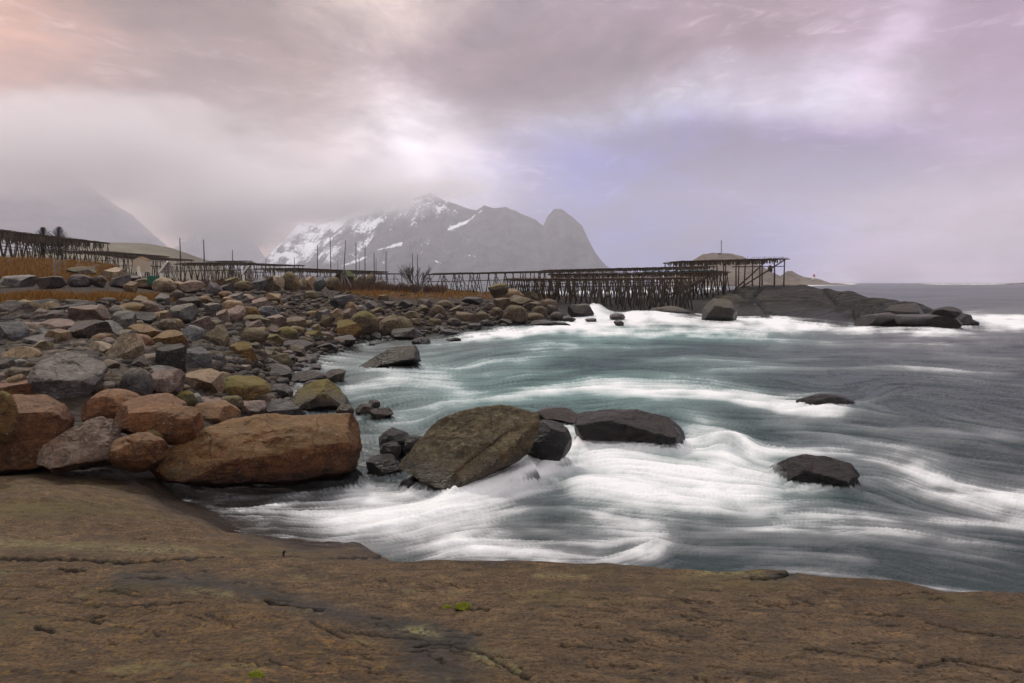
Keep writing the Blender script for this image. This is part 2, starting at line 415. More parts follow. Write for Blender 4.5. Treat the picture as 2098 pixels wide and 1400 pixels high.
# relief on the slab
SPX, SPY = slab.proj()
S3 = np.stack([slab.X, slab.YY, np.zeros_like(slab.X)], -1)
slab.z += fbm(S3 * 0.9, 4) * 0.045 * sstep(.5, 2, slab.YY) + fbm(np.stack([slab.X * 2.2, slab.YY * 5.5, S3[..., 2]], -1) + 5, 6, .6) * 0.026
slab.z += np.exp(-((SPX - 60) / 130) ** 2 - ((SPY - 1035) / 30) ** 2) * 0.09          # low swell of rock at the left
slab.z += fbm(np.stack([slab.X * 1.6, slab.YY * 3.2, S3[..., 2]], -1) + 31, 5, .55) * .085 * sstep(1135, 1085, SPY) * sstep(5, 4, np.abs(slab.YY - 4.5) + 1)
slab.z -= np.exp(-((SPX - 390) / 110) ** 2 - ((SPY - 1010) / 34) ** 2) * 0.10         # hollow worn by the sea
SLAB_CRACKS = [
 ([(0, 1148), (150, 1146), (300, 1143), (480, 1142), (800, 1139)], 3.2, .035), ([(545, 1230), (600, 1243), (658, 1258)], 4.5, .07), ([(120, 1165), (170, 1166)], 3, .04),
 ([(258, 1183), (340, 1184)], 3, .04), ([(270, 1100), (300, 1103)], 2, .02), ([(120, 1272), (180, 1262), (215, 1257)], 4, .03), ([(640, 1280), (720, 1310), (745, 1320)], 3, .02),
 ([(850, 1325), (900, 1315), (950, 1318)], 3.5, .025), ([(880, 1340), (910, 1358)], 3, .02), ([(1480, 1190), (1545, 1187)], 3, .03), ([(1590, 1182), (1625, 1178), (1590, 1192), (1540, 1190)], 4, .035),
 ([(940, 1243), (1000, 1247)], 4, .06), ([(1150, 1330), (1250, 1342), (1330, 1338)], 2.5, .02), ([(1900, 1275), (1980, 1300), (2090, 1312)], 2.5, .025), ([(1650, 1330), (1800, 1345), (1870, 1352)], 2.5, .022),
 ([(1750, 1255), (1850, 1262)], 2.2, .02), ([(1400, 1265), (1500, 1275)], 2, .015), ([(1180, 1290), (1230, 1295)], 2, .015), ([(1930, 1350), (2098, 1372)], 3, .03), ([(1450, 1370), (1600, 1390)], 2.5, .02),
 ([(700, 1290), (840, 1300), (980, 1335), (1080, 1395)], 4.5, .018), ([(100, 1230), (260, 1245), (420, 1236)], 3, .016), ([(75, 1290), (105, 1293)], 6, .06), ([(190, 1270), (205, 1272)], 5, .05)]
scr = np.zeros_like(slab.z)
vis = slab.YY < 7
jx = perlin(np.stack([SPX / 16, SPY / 9, 0 * SPX], -1)) * 6
jy = perlin(np.stack([SPX / 16, SPY / 9, 0 * SPX + 7], -1)) * 3.5
for pts, w, d in SLAB_CRACKS:
    dd = seg_dist(SPX + jx, (SPY + jy) * 2, [(p[0], p[1] * 2) for p in pts])[0]
    scr = np.maximum(scr, .8 * d * np.exp(-(dd / w) ** 2))
rr = np.random.default_rng(11)
for _ in range(260):                                                       # short weathering cracks
    x = rr.uniform(-20, 2110); y = rr.uniform(1165, 1400) if x < 1100 or rr.random() < .2 else rr.uniform(1210, 1400)
    L = rr.uniform(12, 60); a = rr.normal(0.12, 0.12); w = rr.uniform(1.2, 2.4)
    m = (np.abs(SPX - x) < L + 20) & (np.abs(SPY - y) < 30)
    if not m.any(): continue
    dd = seg_dist(SPX[m] + jx[m], (SPY[m] + jy[m]) * 2, [(x - L / 2, 2 * (y - L / 2 * a)), (x + L / 2, 2 * (y + L / 2 * a))])[0]
    scr[m] = np.maximum(scr[m], rr.uniform(.006, .014) * np.exp(-(dd / w) ** 2))
slab.z -= scr * vis
SPX, SPY = slab.proj()

def ground(x, y):
    px = PX0 + F * x / max(y, .5)
    return float(coast.at(px, min(max(y, 4.1), 149)))

def find_Y(px, py, sea=True):
    """first point of the land (or sea) met by the line of sight"""
    Y = coast.Y
    z = coast.at(np.full(len(Y), px), Y)
    if sea: z = np.maximum(z, 0.0)
    pr = PY0 + (H - z) * F / Y
    k = np.argmax(pr <= py)
    if pr[k] > py: return 60.0
    if k == 0: return float(Y[0])
    t = (pr[k - 1] - py) / (pr[k - 1] - pr[k] + 1e-9)
    return float(Y[k - 1] + t * (Y[k] - Y[k - 1]))

# ------------------------------------------------------------------ shore ground
def terrain_material(name, slabmat):
    m, T = newmat(name)
    g = T.n('ShaderNodeNewGeometry'); pos = g.outputs['Position']
    big = T.noise(pos, 0.7 if slabmat else 0.5, 5, 0.6, 0.3)
    mid = T.noise(T.mapping(pos, scale=(1, 2.2, 1)), 5, 6, 0.65, 0.4)
    grain = T.noise(pos, 70 if slabmat else 12, 5, 0.75)
    speck = T.n('ShaderNodeTexVoronoi', inp={'Vector': pos, 'Scale': 90.0 if slabmat else 9.0}).outputs[0]
    if slabmat:
        col = T.mix(T.maprange(big, 0.35, 0.65), (0.150, 0.092, 0.042), (0.245, 0.155, 0.074))
        col = T.mix(T.maprange(mid, 0.42, 0.68, 0, 0.85), col, (0.100, 0.072, 0.042))
        ochre = T.math('MULTIPLY', T.maprange(T.noise(pos, 26, 6, 0.78, 0.5), 0.48, 0.62), T.math('ADD', T.math('MULTIPLY', T.attr('ochre'), 0.85), 0.12))
        col = T.mix(ochre, col, (0.33, 0.20, 0.055))
        col = T.mix(T.math('MULTIPLY', T.attr('ochre'), .10), col, T.mix(1.0, col, (1.55, 1.12, .55), 'MULTIPLY'))
        rose = T.math('MULTIPLY', T.maprange(T.noise(pos, 38, 5, 0.8), 0.54, 0.66), 0.55)
        col = T.mix(rose, col, (0.22, 0.135, 0.085))
        col = T.mix(T.maprange(grain, 0.34, 0.56, 0.85, 0), col, (0.022, 0.017, 0.012))
        col = T.mix(T.attr('crust'), col, (0.066, 0.060, 0.052))
        blot = T.noise(T.mapping(pos, scale=(1, 1.6, 1)), 9, 7, .72, .6)
        col = T.mix(T.maprange(blot, .40, .62, .55, 0), col, T.mix(1.0, col, (.38, .36, .34), 'MULTIPLY'))
        col = T.mix(T.maprange(blot, .56, .70, 0, .55), col, T.mix(1.0, col, (1.9, 1.7, 1.4), 'MULTIPLY'))
        lic = T.math('MULTIPLY', T.attr('lichen'), T.maprange(T.noise(pos, 30, 5, 0.75), 0.42, 0.6))
        col = T.mix(lic, col, T.mix(grain, (0.19, 0.165, 0.055), (0.40, 0.37, 0.17)))
        col = T.mix(T.math('MULTIPLY', T.attr('moss'), T.maprange(T.noise(pos, 12, 4, 0.7), 0.3, 0.6)), col, (0.135, 0.11, 0.03))
        col = T.mix(T.math('MULTIPLY', T.attr('ochre'), .35), col, T.mix(1.0, col, (.62, .60, .52), 'MULTIPLY'))
        wet = T.attr('wet')
        col = T.mix(wet, col, T.mix(0.82, col, (0.020, 0.013, 0.010)))
        col = T.mix(T.math('MULTIPLY', T.attr('crack'), 0.92), col, (0.010, 0.008, 0.007))
        rough = T.math('SUBTRACT', 0.85, T.math('MULTIPLY', wet, 0.58))
        streak = T.noise(T.mapping(pos, scale=(1.0, 1.5, 1), rot=(0, 0, 0.10)), 20, 6, 0.7, 0.5)
        streak = T.math('ADD', streak, T.math('MULTIPLY', blot, .8))
        hgt = T.math('ADD', T.math('MULTIPLY', streak, 1.3), T.math('ADD', T.math('MULTIPLY', grain, 0.4), T.math('MULTIPLY', mid, 0.5)))
        b = T.n('ShaderNodeBump', inp={'Strength': 1.0, 'Distance': 0.045, 'Height': hgt}).outputs[0]
    else:
        soil = T.mix(big, (0.036, 0.023, 0.013), (0.078, 0.050, 0.028))  # soil darkened as well, its colour carries shade between the stones
        rock = T.mix(T.maprange(mid, 0.35, 0.65), (0.030, 0.026, 0.021), (0.068, 0.055, 0.040))
        rock = T.mix(T.math('MULTIPLY', T.attr('lichen'), T.maprange(mid, 0.4, 0.6)), rock, (0.125, 0.115, 0.055))
        rock = T.mix(T.maprange(grain, 0.3, 0.5, 0.6, 0), rock, (0.035, 0.03, 0.025))
        strata = T.noise(T.mapping(pos, scale=(.22, .9, 2.2), rot=(0, .12, .25)), 1.6, 6, .7, .5)
        rock = T.mix(T.maprange(strata, .50, .43), rock, (0.012, 0.011, 0.010))
        rock = T.mix(T.maprange(strata, .56, .66, 0, .5), rock, (0.125, 0.105, 0.075))
        col = T.mix(T.attr('rock'), soil, rock)
        col = T.mix(T.math('MULTIPLY', T.attr('turf'), T.maprange(T.noise(pos, 1.6, 5, 0.7), 0.3, 0.6)), col, T.mix(mid, (0.075, 0.042, 0.018), (0.22, 0.12, 0.04)))
        wet = T.math('MULTIPLY', T.attr('wet'), T.maprange(big, 0.25, 0.5, 0.55, 1.0))
        col = T.mix(wet, col, T.mix(0.75, col, (0.022, 0.022, 0.024)))
        col = T.mix(T.math('MULTIPLY', T.attr('crack'), 0.9), col, (0.012, 0.011, 0.010))
        rough = T.math('SUBTRACT', 0.9, T.math('MULTIPLY', wet, 0.45))
        hgt = T.math('ADD', T.math('ADD', mid, T.math('MULTIPLY', strata, 2.0)), T.math('MULTIPLY', grain, 0.5))
        b = T.n('ShaderNodeBump', inp={'Strength': 1.0, 'Distance': 0.45, 'Height': hgt}).outputs[0]
    finish(T, col, rough, b, 0.35)
    return m

def field_object(name, fld, mat, attrs, label):
    V = np.stack([fld.X, fld.YY, fld.z], -1).reshape(-1, 3)
    me = mesh_np(name, V, grid_faces(*fld.z.shape))
    for k, a in attrs.items(): fattr(me, k, a)
    o = link(name, me, mat)
    return tag(o, label, kind='structure')

CPX, CPY = coast.proj()
nmid = fbm(P3 * 0.5 + 9, 4)
rockness = sstep(960, 1100, CPX + nmid * 60)
wl = sstep(0.95, 0.35, coast.z + nmid * 0.35 - .45 * sstep(1740, 1860, CPX))
lichen_h = np.exp(-((CPX - 1500) / 55) ** 2 - ((CPY - 605) / 14) ** 2)
turf = np.clip(sstep(240, 180, CPX) * (sstep(578, 566, CPY)) + (CPX < 365) * np.exp(-((CPY - 613) / 6) ** 2) + np.exp(-((CPY - 603) / 7) ** 2) * sstep(730, 800, CPX) * sstep(1190, 1130, CPX) * (coast.YY > 38), 0, 1)
turf = np.clip(turf + 0.8 * sstep(85, 45, np.abs(CPX - 640)) * 0, 0, 1)
field_object('shore_ground', coast, terrain_material('shore_ground', False),
    dict(rock=rockness, wet=wl * (0.4 + 0.6 * sstep(1450, 1650, CPX)), crack=np.clip(crk / .16, 0, 1) * hm * front, lichen=lichen_h, turf=turf),
    'brown shore ground and low rocky headland along the bay')

sn = fbm(S3 * 1.3 + 3, 4)
sn2 = fbm(np.stack([slab.X * 3, slab.YY * 7, S3[..., 2]], -1), 4)
edge_curve = np.interp(SPX, [0, 300, 460, 560, 800, 1000, 1080, 1150], [1160, 1180, 1205, 1220, 1290, 1340, 1385, 1440])
ochre = np.clip(0.25 + 0.75 * sstep(-20, 40, SPY - edge_curve + sn * 70) + 0.6 * sn, 0, 1) * sstep(1500, 1000, SPX + sn * 200)
crust = np.clip(sum(np.exp(-(seg_dist(SPX + jx * 3, SPY + jy * 3, p)[0] / w) ** 2) for p, w in (
    ([(250, 1186), (420, 1195), (520, 1212), (660, 1250), (800, 1282), (960, 1315)], 20), ([(860, 1340), (930, 1400)], 60), ([(1580, 1180), (1630, 1180)], 12))), 0, 1) * 0.85
lich = np.clip(sum(np.exp(-(seg_dist(SPX, SPY, p)[0] / w) ** 2) for p, w in (
    ([(0, 1112), (130, 1118), (260, 1124), (400, 1128)], 9), ([(1400, 1178), (1480, 1174), (1560, 1178)], 9), ([(840, 1290), (900, 1300)], 9), ([(380, 1208), (480, 1220)], 8),
    ([(980, 1340), (1060, 1372)], 14), ([(1090, 1180), (1200, 1180)], 4))), 0, 1) * (0.55 + 0.45 * sstep(-.2, .3, sn2))
ln = fbm(np.stack([slab.X * 3.1, slab.YY * 4.5, S3[..., 2] + 40], -1), 4)
lich = np.clip(lich + .55 * sstep(.20, .42, ln) * sstep(1150, 1165, SPY) * sstep(1700, 900, SPX), 0, 1)
mossm = np.clip(.45 * sstep(.12, .40, fbm(np.stack([slab.X * 1.3, slab.YY * 2.1, S3[..., 2] + 60], -1), 4)) + np.exp(-((SPX - 90) / 110) ** 2 - ((SPY - 1042) / 16) ** 2) + 0.4 * np.exp(-((SPX - 560) / 120) ** 2 - ((SPY - 1130) / 12) ** 2) + .35 * np.exp(-((SPX - 1500) / 200) ** 2 - ((SPY - 1195) / 18) ** 2), 0, 1)
wline = np.interp(SPX, [-50, 200, 330, 420, 520, 620, 800, 900], [972, 988, 1022, 1068, 1104, 1122, 1138, 1138])
swet = np.clip(sstep(26, -14, SPY - wline + sn2 * 30) * sstep(60, 330, SPX + sn * 120) + 0.5 * sstep(992, 968, SPY + sn2 * 16), 0, 1)
swet = np.maximum(swet, sstep(0.5, 0.25, slab.z) * (SPX > 300))
field_object('foreground_rock', slab, terrain_material('foreground_rock', True),
    dict(ochre=ochre, crust=crust, lichen=lich, moss=mossm, wet=swet, crack=np.clip(scr / .012, 0, 1) * vis), 'broad brown slab of bare rock filling the foreground')

# ------------------------------------------------------------------ boulders
_ico = {}
def ico(sub):
    if sub not in _ico:
        bm = bmesh.new(); bmesh.ops.create_icosphere(bm, subdivisions=sub, radius=1.0)
        bm.verts.ensure_lookup_table()
        v = np.array([x.co[:] for x in bm.verts]); f = np.array([[q.index for q in p.verts] for p in bm.faces]); bm.free()
        _ico[sub] = (v, f)
    return _ico[sub]

def cut(v, planes, it=4):
    for _ in range(it):
        for n, d in planes:
            k = v @ n - d
            v = v - np.outer(np.maximum(k, 0), n)
    return v

def rand_rot(r):
    q = r.normal(size=4); q /= np.linalg.norm(q); w, x, y, z = q
    return np.array([[1 - 2 * (y * y + z * z), 2 * (x * y - z * w), 2 * (x * z + y * w)], [2 * (x * y + z * w), 1 - 2 * (x * x + z * z), 2 * (y * z - x * w)], [2 * (x * z - y * w), 2 * (y * z + x * w), 1 - 2 * (x * x + y * y)]])

def rock_verts(r, sub, size, shape):
    v, f = ico(sub)
    v = v.copy()
    nb, lo, hi = {'a': (11, .50, .82), 's': (9, .55, .85), 'r': (9, .80, .96), 'b': (8, .55, .75), 'd': (8, .82, .97)}[shape]
    pl = []
    for _ in range(nb):
        n = r.normal(size=3); n /= np.linalg.norm(n); pl.append((n, r.uniform(lo, hi)))
    if shape == 'b':
        R = rand_rot(r); R = np.eye(3) * .6 + R * .4
        u, _, vt = np.linalg.svd(R); R = u @ vt
        for k in range(3):
            pl += [(R[k], r.uniform(.55, .7)), (-R[k], r.uniform(.55, .7))]
    if shape in 'ab':
        pl.append((np.array([r.normal(0, .25), -r.uniform(.1, .5), 1.0]) / 1.1, r.uniform(.45, .65)))
    v = cut(v, pl)
    if shape == 's': v[:, 2] *= .6
    if shape == 'd': v[:, 2] = np.where(v[:, 2] < -.3, -.3 + (v[:, 2] + .3) * .5, v[:, 2])
    v = v + fbm(v * 1.4 + r.uniform(0, 50), 3)[:, None] * v * (.12 if shape in 'rd' else .06)
    v = v + fbm(v * 5 + r.uniform(0, 50), 4)[:, None] * v * .035
    lo, hi = v.min(0), v.max(0)
    return ((v - (lo + hi) / 2) / (hi - lo)) * np.asarray(size), f

COLS = {   # name: (phrase, colour)
 'dark': ('dark brown', (0.060, 0.045, 0.037)), 'black': ('blackish', (0.034, 0.030, 0.029)), 'grey': ('grey', (0.150, 0.138, 0.130)), 'blue': ('blue grey', (0.125, 0.125, 0.130)),
 'pale': ('pale cream', (0.40, 0.32, 0.20)), 'tan': ('tan', (0.29, 0.195, 0.105)), 'pink': ('pinkish grey', (0.235, 0.165, 0.130)), 'ochre': ('ochre brown', (0.20, 0.112, 0.034)),
 'rust': ('rusty orange', (0.225, 0.092, 0.032)), 'olive': ('olive brown', (0.135, 0.103, 0.058)), 'brown': ('brown', (0.120, 0.080, 0.046)), 'moss': ('yellow green mossy', (0.150, 0.120, 0.050)), 'lgrey': ('light grey', (0.235, 0.22, 0.195)),
}
SHAPE = {'a': 'angular boulder', 's': 'flat slab of rock', 'r': 'rounded boulder', 'b': 'blocky boulder', 'd': 'domed boulder'}
LAND = []      # landmarks (phrase, px, py)
used_labels = set()
SHARP = []
boulders = []  # (object, px, py, w)

def auto_label(colour, shape, px, py, wpx, small):
    ph = COLS[colour][0]; noun = SHAPE[shape] if not small else {'a': 'jagged stone', 's': 'flat stone', 'r': 'rounded stone', 'b': 'blocky stone', 'd': 'domed stone'}[shape]
    rel = []
    for (nm, x, y) in LAND:
        dx, dy = px - x, (py - y) * 2.2
        d = math.hypot(dx, dy)
        if d < 6: continue
        if abs(dx) > 2.4 * abs(dy): w = 'left of' if dx < 0 else 'right of'
        elif abs(dy) > 2.4 * abs(dx): w = 'behind' if dy < 0 else 'in front of'
        else: w = ('behind and ' if dy < 0 else 'in front and ') + ('left of' if dx < 0 else 'right of')
        rel.append((d, w, nm))
    rel.sort()
    near = lambda d, w: 'just ' if d < 60 else ''
    tries = [f'{ph} {noun} {near(d, w)}{w} the {nm}' for d, w, nm in rel[:3]]
    for sz in (('small ', 'little ') if small else ('big ' if wpx > 55 else 'mid sized ', 'lone ')):
        tries += [sz + t for t in tries[:3]]
    tries += [f'{ph} {noun} between the {rel[a][2]} and the {rel[b][2]}' for a, b in ((0, 1), (0, 2), (1, 2), (0, 3), (1, 3), (2, 3), (0, 4), (1, 4))]
    for t in tries:
        if len(t.split()) <= 16 and t not in used_labels: return t
    for k in ('second', 'third', 'fourth', 'fifth', 'sixth', 'seventh', 'eighth', 'ninth', 'tenth', 'eleventh', 'twelfth'):
        for d, w, nm in rel[:2]:
            t = f'{k} nearest {ph} {noun} {w} the {nm}'
            if t not in used_labels and len(t.split()) <= 16: return t
    return tries[0]

def boulder(px, py0, py1, w, colour, shape, label=None, moss=0.0, group='boulders along the shore', wet=False, Y=None, deep=.85, bury=.25, sub=None, poly=None, small=False, seed=None, planes=None, cracks=None, rough=1.0, land=None, crest=None):
    r = np.random.default_rng(seed if seed is not None else int(px * 131 + py1 * 17 + w))
    Y0 = Y if Y else find_Y(px, py1)
    wm = w * Y0 / F
    dm = wm * deep * r.uniform(.85, 1.1)
    Yc = Y0 + dm * .35
    s = Yc / F
    cx = (px - PX0) * s
    ztop = H - (py0 - PY0) * s; zbot = H - (py1 - PY0) * s
    hgt = ztop - zbot
    zb = zbot - hgt * bury
    if sub is None: sub = 5 if w > 85 else 4 if w > 24 else 3
    if poly is None:
        v, f = rock_verts(r, sub, (w * s * 1.06, dm, (ztop - zb)), shape)
        loc = Vector((cx, Yc, (ztop + zb) / 2))
    else:
        P = np.array(poly, float)
        X = (P[:, 0] - PX0) * s - cx; Z = (PY0 - P[:, 1]) * s + H
        zmid = (Z.max() + Z.min()) / 2
        Z = Z - zmid
        v, f = ico(sub); v = v.copy() * np.array([np.ptp(X) * 1.0, dm * .8, np.ptp(Z) * 1.05])
        area = 0.5 * np.sum(X * np.roll(Z, -1) - np.roll(X, -1) * Z)
        pl = []
        for k in range(len(X)):
            x0, z0, x1, z1 = X[k], Z[k], X[(k + 1) % len(X)], Z[(k + 1) % len(X)]
            n2 = np.array([z1 - z0, -(x1 - x0)]) * (1 if area > 0 else -1)
            n2 /= np.linalg.norm(n2) + 1e-9
            t1 = r.uniform(.10, .5); t2 = r.uniform(.10, .25)
            if n2[1] > .5: t2 = r.uniform(.35, .5)
            if n2[1] < -.5: t1 = r.uniform(.2, .5)
            if planes and k in planes: t1 = planes[k]
            for ty in (-t1, t2):
                n = np.array([n2[0], ty, n2[1]]); L = np.linalg.norm(n); n /= L
                pl.append((n, (n[0] * x0 + n[2] * z0)))
        pl.append((np.array([r.normal(0, .12), -1, r.uniform(.0, .25)]) / 1.03, dm * (.8 if crest else .55))); pl.append((np.array([0, 1.0, 0]), dm * .75))
        for cr in (crest or []):      # a sharp crest running across the front: two faces meeting in it
            (ax, ay), (bx, by), ry, u1, u2, y0 = cr
            p = np.array([(ax - PX0) * s - cx, y0 * dm, (PY0 - ay) * s + H - zmid])
            rv = np.array([(bx - ax) * s, 0, (ay - by) * s]); rv[1] = ry * np.linalg.norm(rv); rv /= np.linalg.norm(rv)
            for u in (u1, u2):
                n = np.cross(rv, np.array(u)); n /= np.linalg.norm(n)
                if n[1] > 0: n = -n
                pl.append((n, float(n @ p)))
        o0 = np.array([0, .2 * dm, 0])
        dr = v / (np.linalg.norm(v, axis=1)[:, None] + 1e-9)
        rad = np.full(len(dr), 9.0)
        for n, d in pl:
            k = dr @ n; dd = max(d - n @ o0, .04 * dm)
            rad = np.where(k > 1e-4, np.minimum(rad, dd / np.maximum(k, 1e-4)), rad)
        v = dr * rad[:, None] + o0
        v = v + fbm(v / wm * 30 + r.uniform(0, 50), 3, .6)[:, None] * .006 * rough * dr * wm
        v = v + (fbm(v / wm * 4 + r.uniform(0, 50), 3)[:, None] * .028 + fbm(v / wm * 13 + r.uniform(0, 50), 4, .6)[:, None] * .016) * rough * (v / (np.linalg.norm(v, axis=1)[:, None] + 1e-6)) * wm
        be = math.atan((px - PX0) / F); cb, sb = math.cos(be), math.sin(be)      # the rock faces the viewer
        xr = v[:, 0] * cb
        v = np.stack([xr * cb + v[:, 1] * sb, -xr * sb + v[:, 1] * cb, v[:, 2]], -1)
        loc = Vector((cx, Yc, zmid))
    if cracks:
        Yv = v[:, 1] + loc.y
        qx = PX0 + F * (v[:, 0] + loc.x) / Yv; qy = PY0 + (H - v[:, 2] - loc.z) * F / Yv
        j = perlin(np.stack([qx / 14, qy / 14, 0 * qx], -1)) * 5
        for pts, cw, cd in cracks:
            dd = seg_dist(qx + j, qy - j, pts)[0]
            k = cd * np.exp(-(dd / cw) ** 2) * (v[:, 1] < dm * .12)
            v = v - k[:, None] * v / (np.linalg.norm(v, axis=1)[:, None] + 1e-6)
    me = mesh_np('boulder', v, f)
    SHARP.append(me)
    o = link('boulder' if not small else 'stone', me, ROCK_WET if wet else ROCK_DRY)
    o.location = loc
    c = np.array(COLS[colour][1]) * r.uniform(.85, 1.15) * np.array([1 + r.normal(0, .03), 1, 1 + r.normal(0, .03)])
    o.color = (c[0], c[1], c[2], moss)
    if label: used_labels.add(label)
    boulders.append([o, px, (py0 + py1) / 2, w, colour, shape, label, small, group])
    if land: LAND.append((land, px, (py0 + py1) / 2))
    return o

BEACH = 'boulders along the shore'; SURF = 'boulders standing in the surf'; ROW = 'boulders in the row below the drying racks'
# ---- hero boulders
boulder(538, 847, 988, 430, 'rust', 'r', 'long rusty orange boulder with pale top lying on the wet rock shelf', .35, BEACH, Y=6.92, deep=.42, bury=.04, sub=6,
    poly=[(322, 935), (340, 908), (395, 873), (450, 851), (545, 846), (640, 855), (730, 863), (748, 885), (753, 945), (738, 985), (680, 1000), (560, 1004), (440, 988), (345, 962)],
    crest=[((400, 892), (742, 884), 0.0, (0, .9, .28), (0, .14, -1), -.45)], planes={2: 1.0, 3: .95, 4: .55, 5: .5, 6: .6, 10: .5, 11: .5, 12: .4}, cracks=[([(715, 868), (735, 900), (740, 970)], 4, .035), ([(400, 940), (480, 935), (520, 960), (600, 962)], 4, .02), ([(345, 915), (375, 900)], 3, .012)], land='long orange boulder')
boulder(962, 824, 1003, 290, 'olive', 'b', 'large tilted olive brown boulder with a long crack standing in the surf', .18, SURF, Y=7.0, deep=.6, bury=.1, sub=6,
    poly=[(814, 955), (891, 852), (905, 846), (950, 832), (1015, 823), (1065, 832), (1105, 848), (1108, 885), (1085, 932), (1012, 975), (915, 1012), (872, 985)],
    crest=[((905, 1008), (1092, 872), .35, (-.4, .5, .5), (.5, .5, -.65), -.60)], planes={0: .8, 1: .9, 2: 1.2, 3: 1.2, 4: 1.0, 5: .8, 9: .25, 10: .2}, cracks=[([(925, 985), (965, 950), (1010, 915), (1045, 885), (1085, 875)], 4.5, .045), ([(893, 878), (915, 862), (948, 842)], 4, .04), ([(1030, 826), (1050, 845), (1085, 862), (1100, 880)], 4, .04), ([(1060, 905), (1082, 930)], 3, .03)], land='tilted olive boulder')
LAND += [('headland tip', 1990, 640), ('headland crest', 1850, 612)]
boulder(142, 710, 822, 168, 'lgrey', 'a', 'large pale grey angular boulder with cracked flat top and dark front', .12, BEACH, deep=.7, sub=6,
    poly=[(57, 768), (80, 735), (110, 712), (150, 709), (185, 720), (218, 742), (225, 765), (205, 792), (170, 822), (120, 820), (75, 800)],
    crest=[((60, 765), (215, 782), 0.0, (0, .8, .5), (0, .35, -1), -.40)], planes={1: .5, 2: 1.4, 3: 1.5, 4: 1.4, 5: .9, 7: .1, 8: .05, 9: .0, 10: .1}, cracks=[([(110, 745), (150, 742), (185, 752)], 3, .03), ([(165, 755), (210, 775)], 2.5, .025)], land='big pale grey boulder')
boulder(60, 804, 968, 195, 'rust', 'r', 'big reddish brown rounded boulder at the left edge of the shelf', .1, BEACH, Y=6.5, deep=.8, bury=.05, sub=5,
    poly=[(-40, 860), (-10, 815), (30, 804), (95, 811), (138, 838), (158, 872), (150, 905), (120, 968), (-45, 970)], land='reddish brown boulder')
boulder(6, 800, 892, 50, 'ochre', 'r', 'yellow ochre mossy boulder cut off by the left edge of the picture', .9, BEACH, Y=6.0, sub=4)
boulder(168, 857, 962, 168, 'pink', 'a', 'grey brown boulder with ribbed weathered face between two rusty boulders', .05, BEACH, Y=6.35, deep=.6, bury=.05, sub=6, rough=1.5,
    poly=[(78, 935), (92, 900), (125, 885), (160, 870), (200, 858), (235, 866), (250, 892), (245, 962), (110, 962)], planes={0: .3, 1: 1.0, 2: .95, 3: .9, 4: .8, 5: .6}, land='ribbed grey boulder')
boulder(235, 797, 868, 125, 'rust', 'r', 'rusty tan boulder with peeling top behind the ribbed grey boulder', .15, BEACH, deep=.8, Y=7.4)
boulder(312, 806, 890, 148, 'rust', 'r', 'broad rusty brown boulder with cracked dark front, behind the small orange boulder', .1, BEACH, Y=7.0, deep=.8,
    poly=[(236, 850), (250, 820), (285, 808), (340, 806), (385, 830), (392, 860), (360, 890), (270, 890), (240, 875)])
boulder(368, 832, 896, 88, 'rust', 'r', 'orange rounded boulder tucked behind the left end of the long orange boulder', .2, BEACH, Y=6.85, deep=.9, sub=5)
boulder(283, 886, 963, 104, 'rust', 'r', 'tan orange boulder with a circular scar beside the long orange boulder', .1, BEACH, Y=6.4, deep=.8, bury=.05, sub=5,
    cracks=[([(243, 915), (255, 902), (270, 908), (272, 925)], 2.5, .02)], land='scarred tan boulder')
boulder(312, 882, 906, 50, 'ochre', 'r', 'small knobbly ochre stone on top of the scarred tan boulder', .6, BEACH, Y=6.75)
boulder(656, 778, 842, 132, 'brown', 'r', 'dark brown domed boulder with a bright yellow moss cap at the water edge', .95, BEACH, deep=.8, sub=5,
    poly=[(590, 825), (612, 795), (645, 779), (670, 778), (695, 795), (715, 820), (722, 842), (600, 845)], land='yellow capped boulder')
boulder(492, 770, 824, 118, 'ochre', 'r', 'wide ochre boulder covered in yellow moss on its rounded top', .95, BEACH, deep=.8, sub=5, land='mossy ochre boulder')
boulder(405, 758, 810, 92, 'tan', 'a', 'broad tan boulder with a flat pale top and black cleft at its right', .1, BEACH, sub=5, land='broad tan boulder')
boulder(443, 663, 712, 56, 'pale', 'b', 'pale cream blocky boulder with a white flat top', .1, BEACH, sub=5, land='pale blocky boulder')
boulder(498, 700, 748, 56, 'ochre', 'a', 'peaked ochre brown boulder above the small stones of the cove', .7, BEACH, sub=5, land='peaked ochre boulder')
boulder(747, 637, 692, 58, 'brown', 'r', 'large brown boulder with a green moss shoulder at the inner cove', .9, BEACH, sub=5, bury=.1, land='green shouldered boulder')
boulder(808, 644, 692, 76, 'brown', 'd', 'large domed brown boulder split by a crack at the inner cove', .3, BEACH, sub=5, bury=.1, cracks=[([(812, 645), (818, 660), (820, 672)], 2, .08)], land='split domed boulder')
boulder(833, 671, 698, 62, 'dark', 'a', 'dark wet boulder at the water line right of the inner cove', .3, SURF, wet=True, sub=5, land='dark cove boulder')
boulder(800, 707, 751, 130, 'black', 'a', 'long dark wedge shaped rock sloping out of the shallow water', .55, SURF, wet=True, Y=17.2, deep=.5, bury=.15, sub=5,
    poly=[(733, 750), (770, 728), (812, 710), (850, 708), (860, 722), (865, 742), (840, 752), (745, 760)], planes={0: .9, 1: .8, 2: .6}, land='dark wedge rock')
boulder(1056, 625, 663, 50, 'brown', 'd', 'largest rounded brown boulder on the far end of the stony beach', .3, BEACH, sub=5, bury=.1, land='big round beach boulder')
boulder(1021, 580, 606, 40, 'olive', 'a', 'olive lichen covered boulder resting on the orange turf', .9, BEACH, Y=42, sub=4, land='olive turf boulder')
boulder(1190, 622, 652, 50, 'dark', 'b', 'dark blocky boulder with foam breaking around it below the racks', .3, SURF, wet=True, sub=5, land='dark surf boulder')
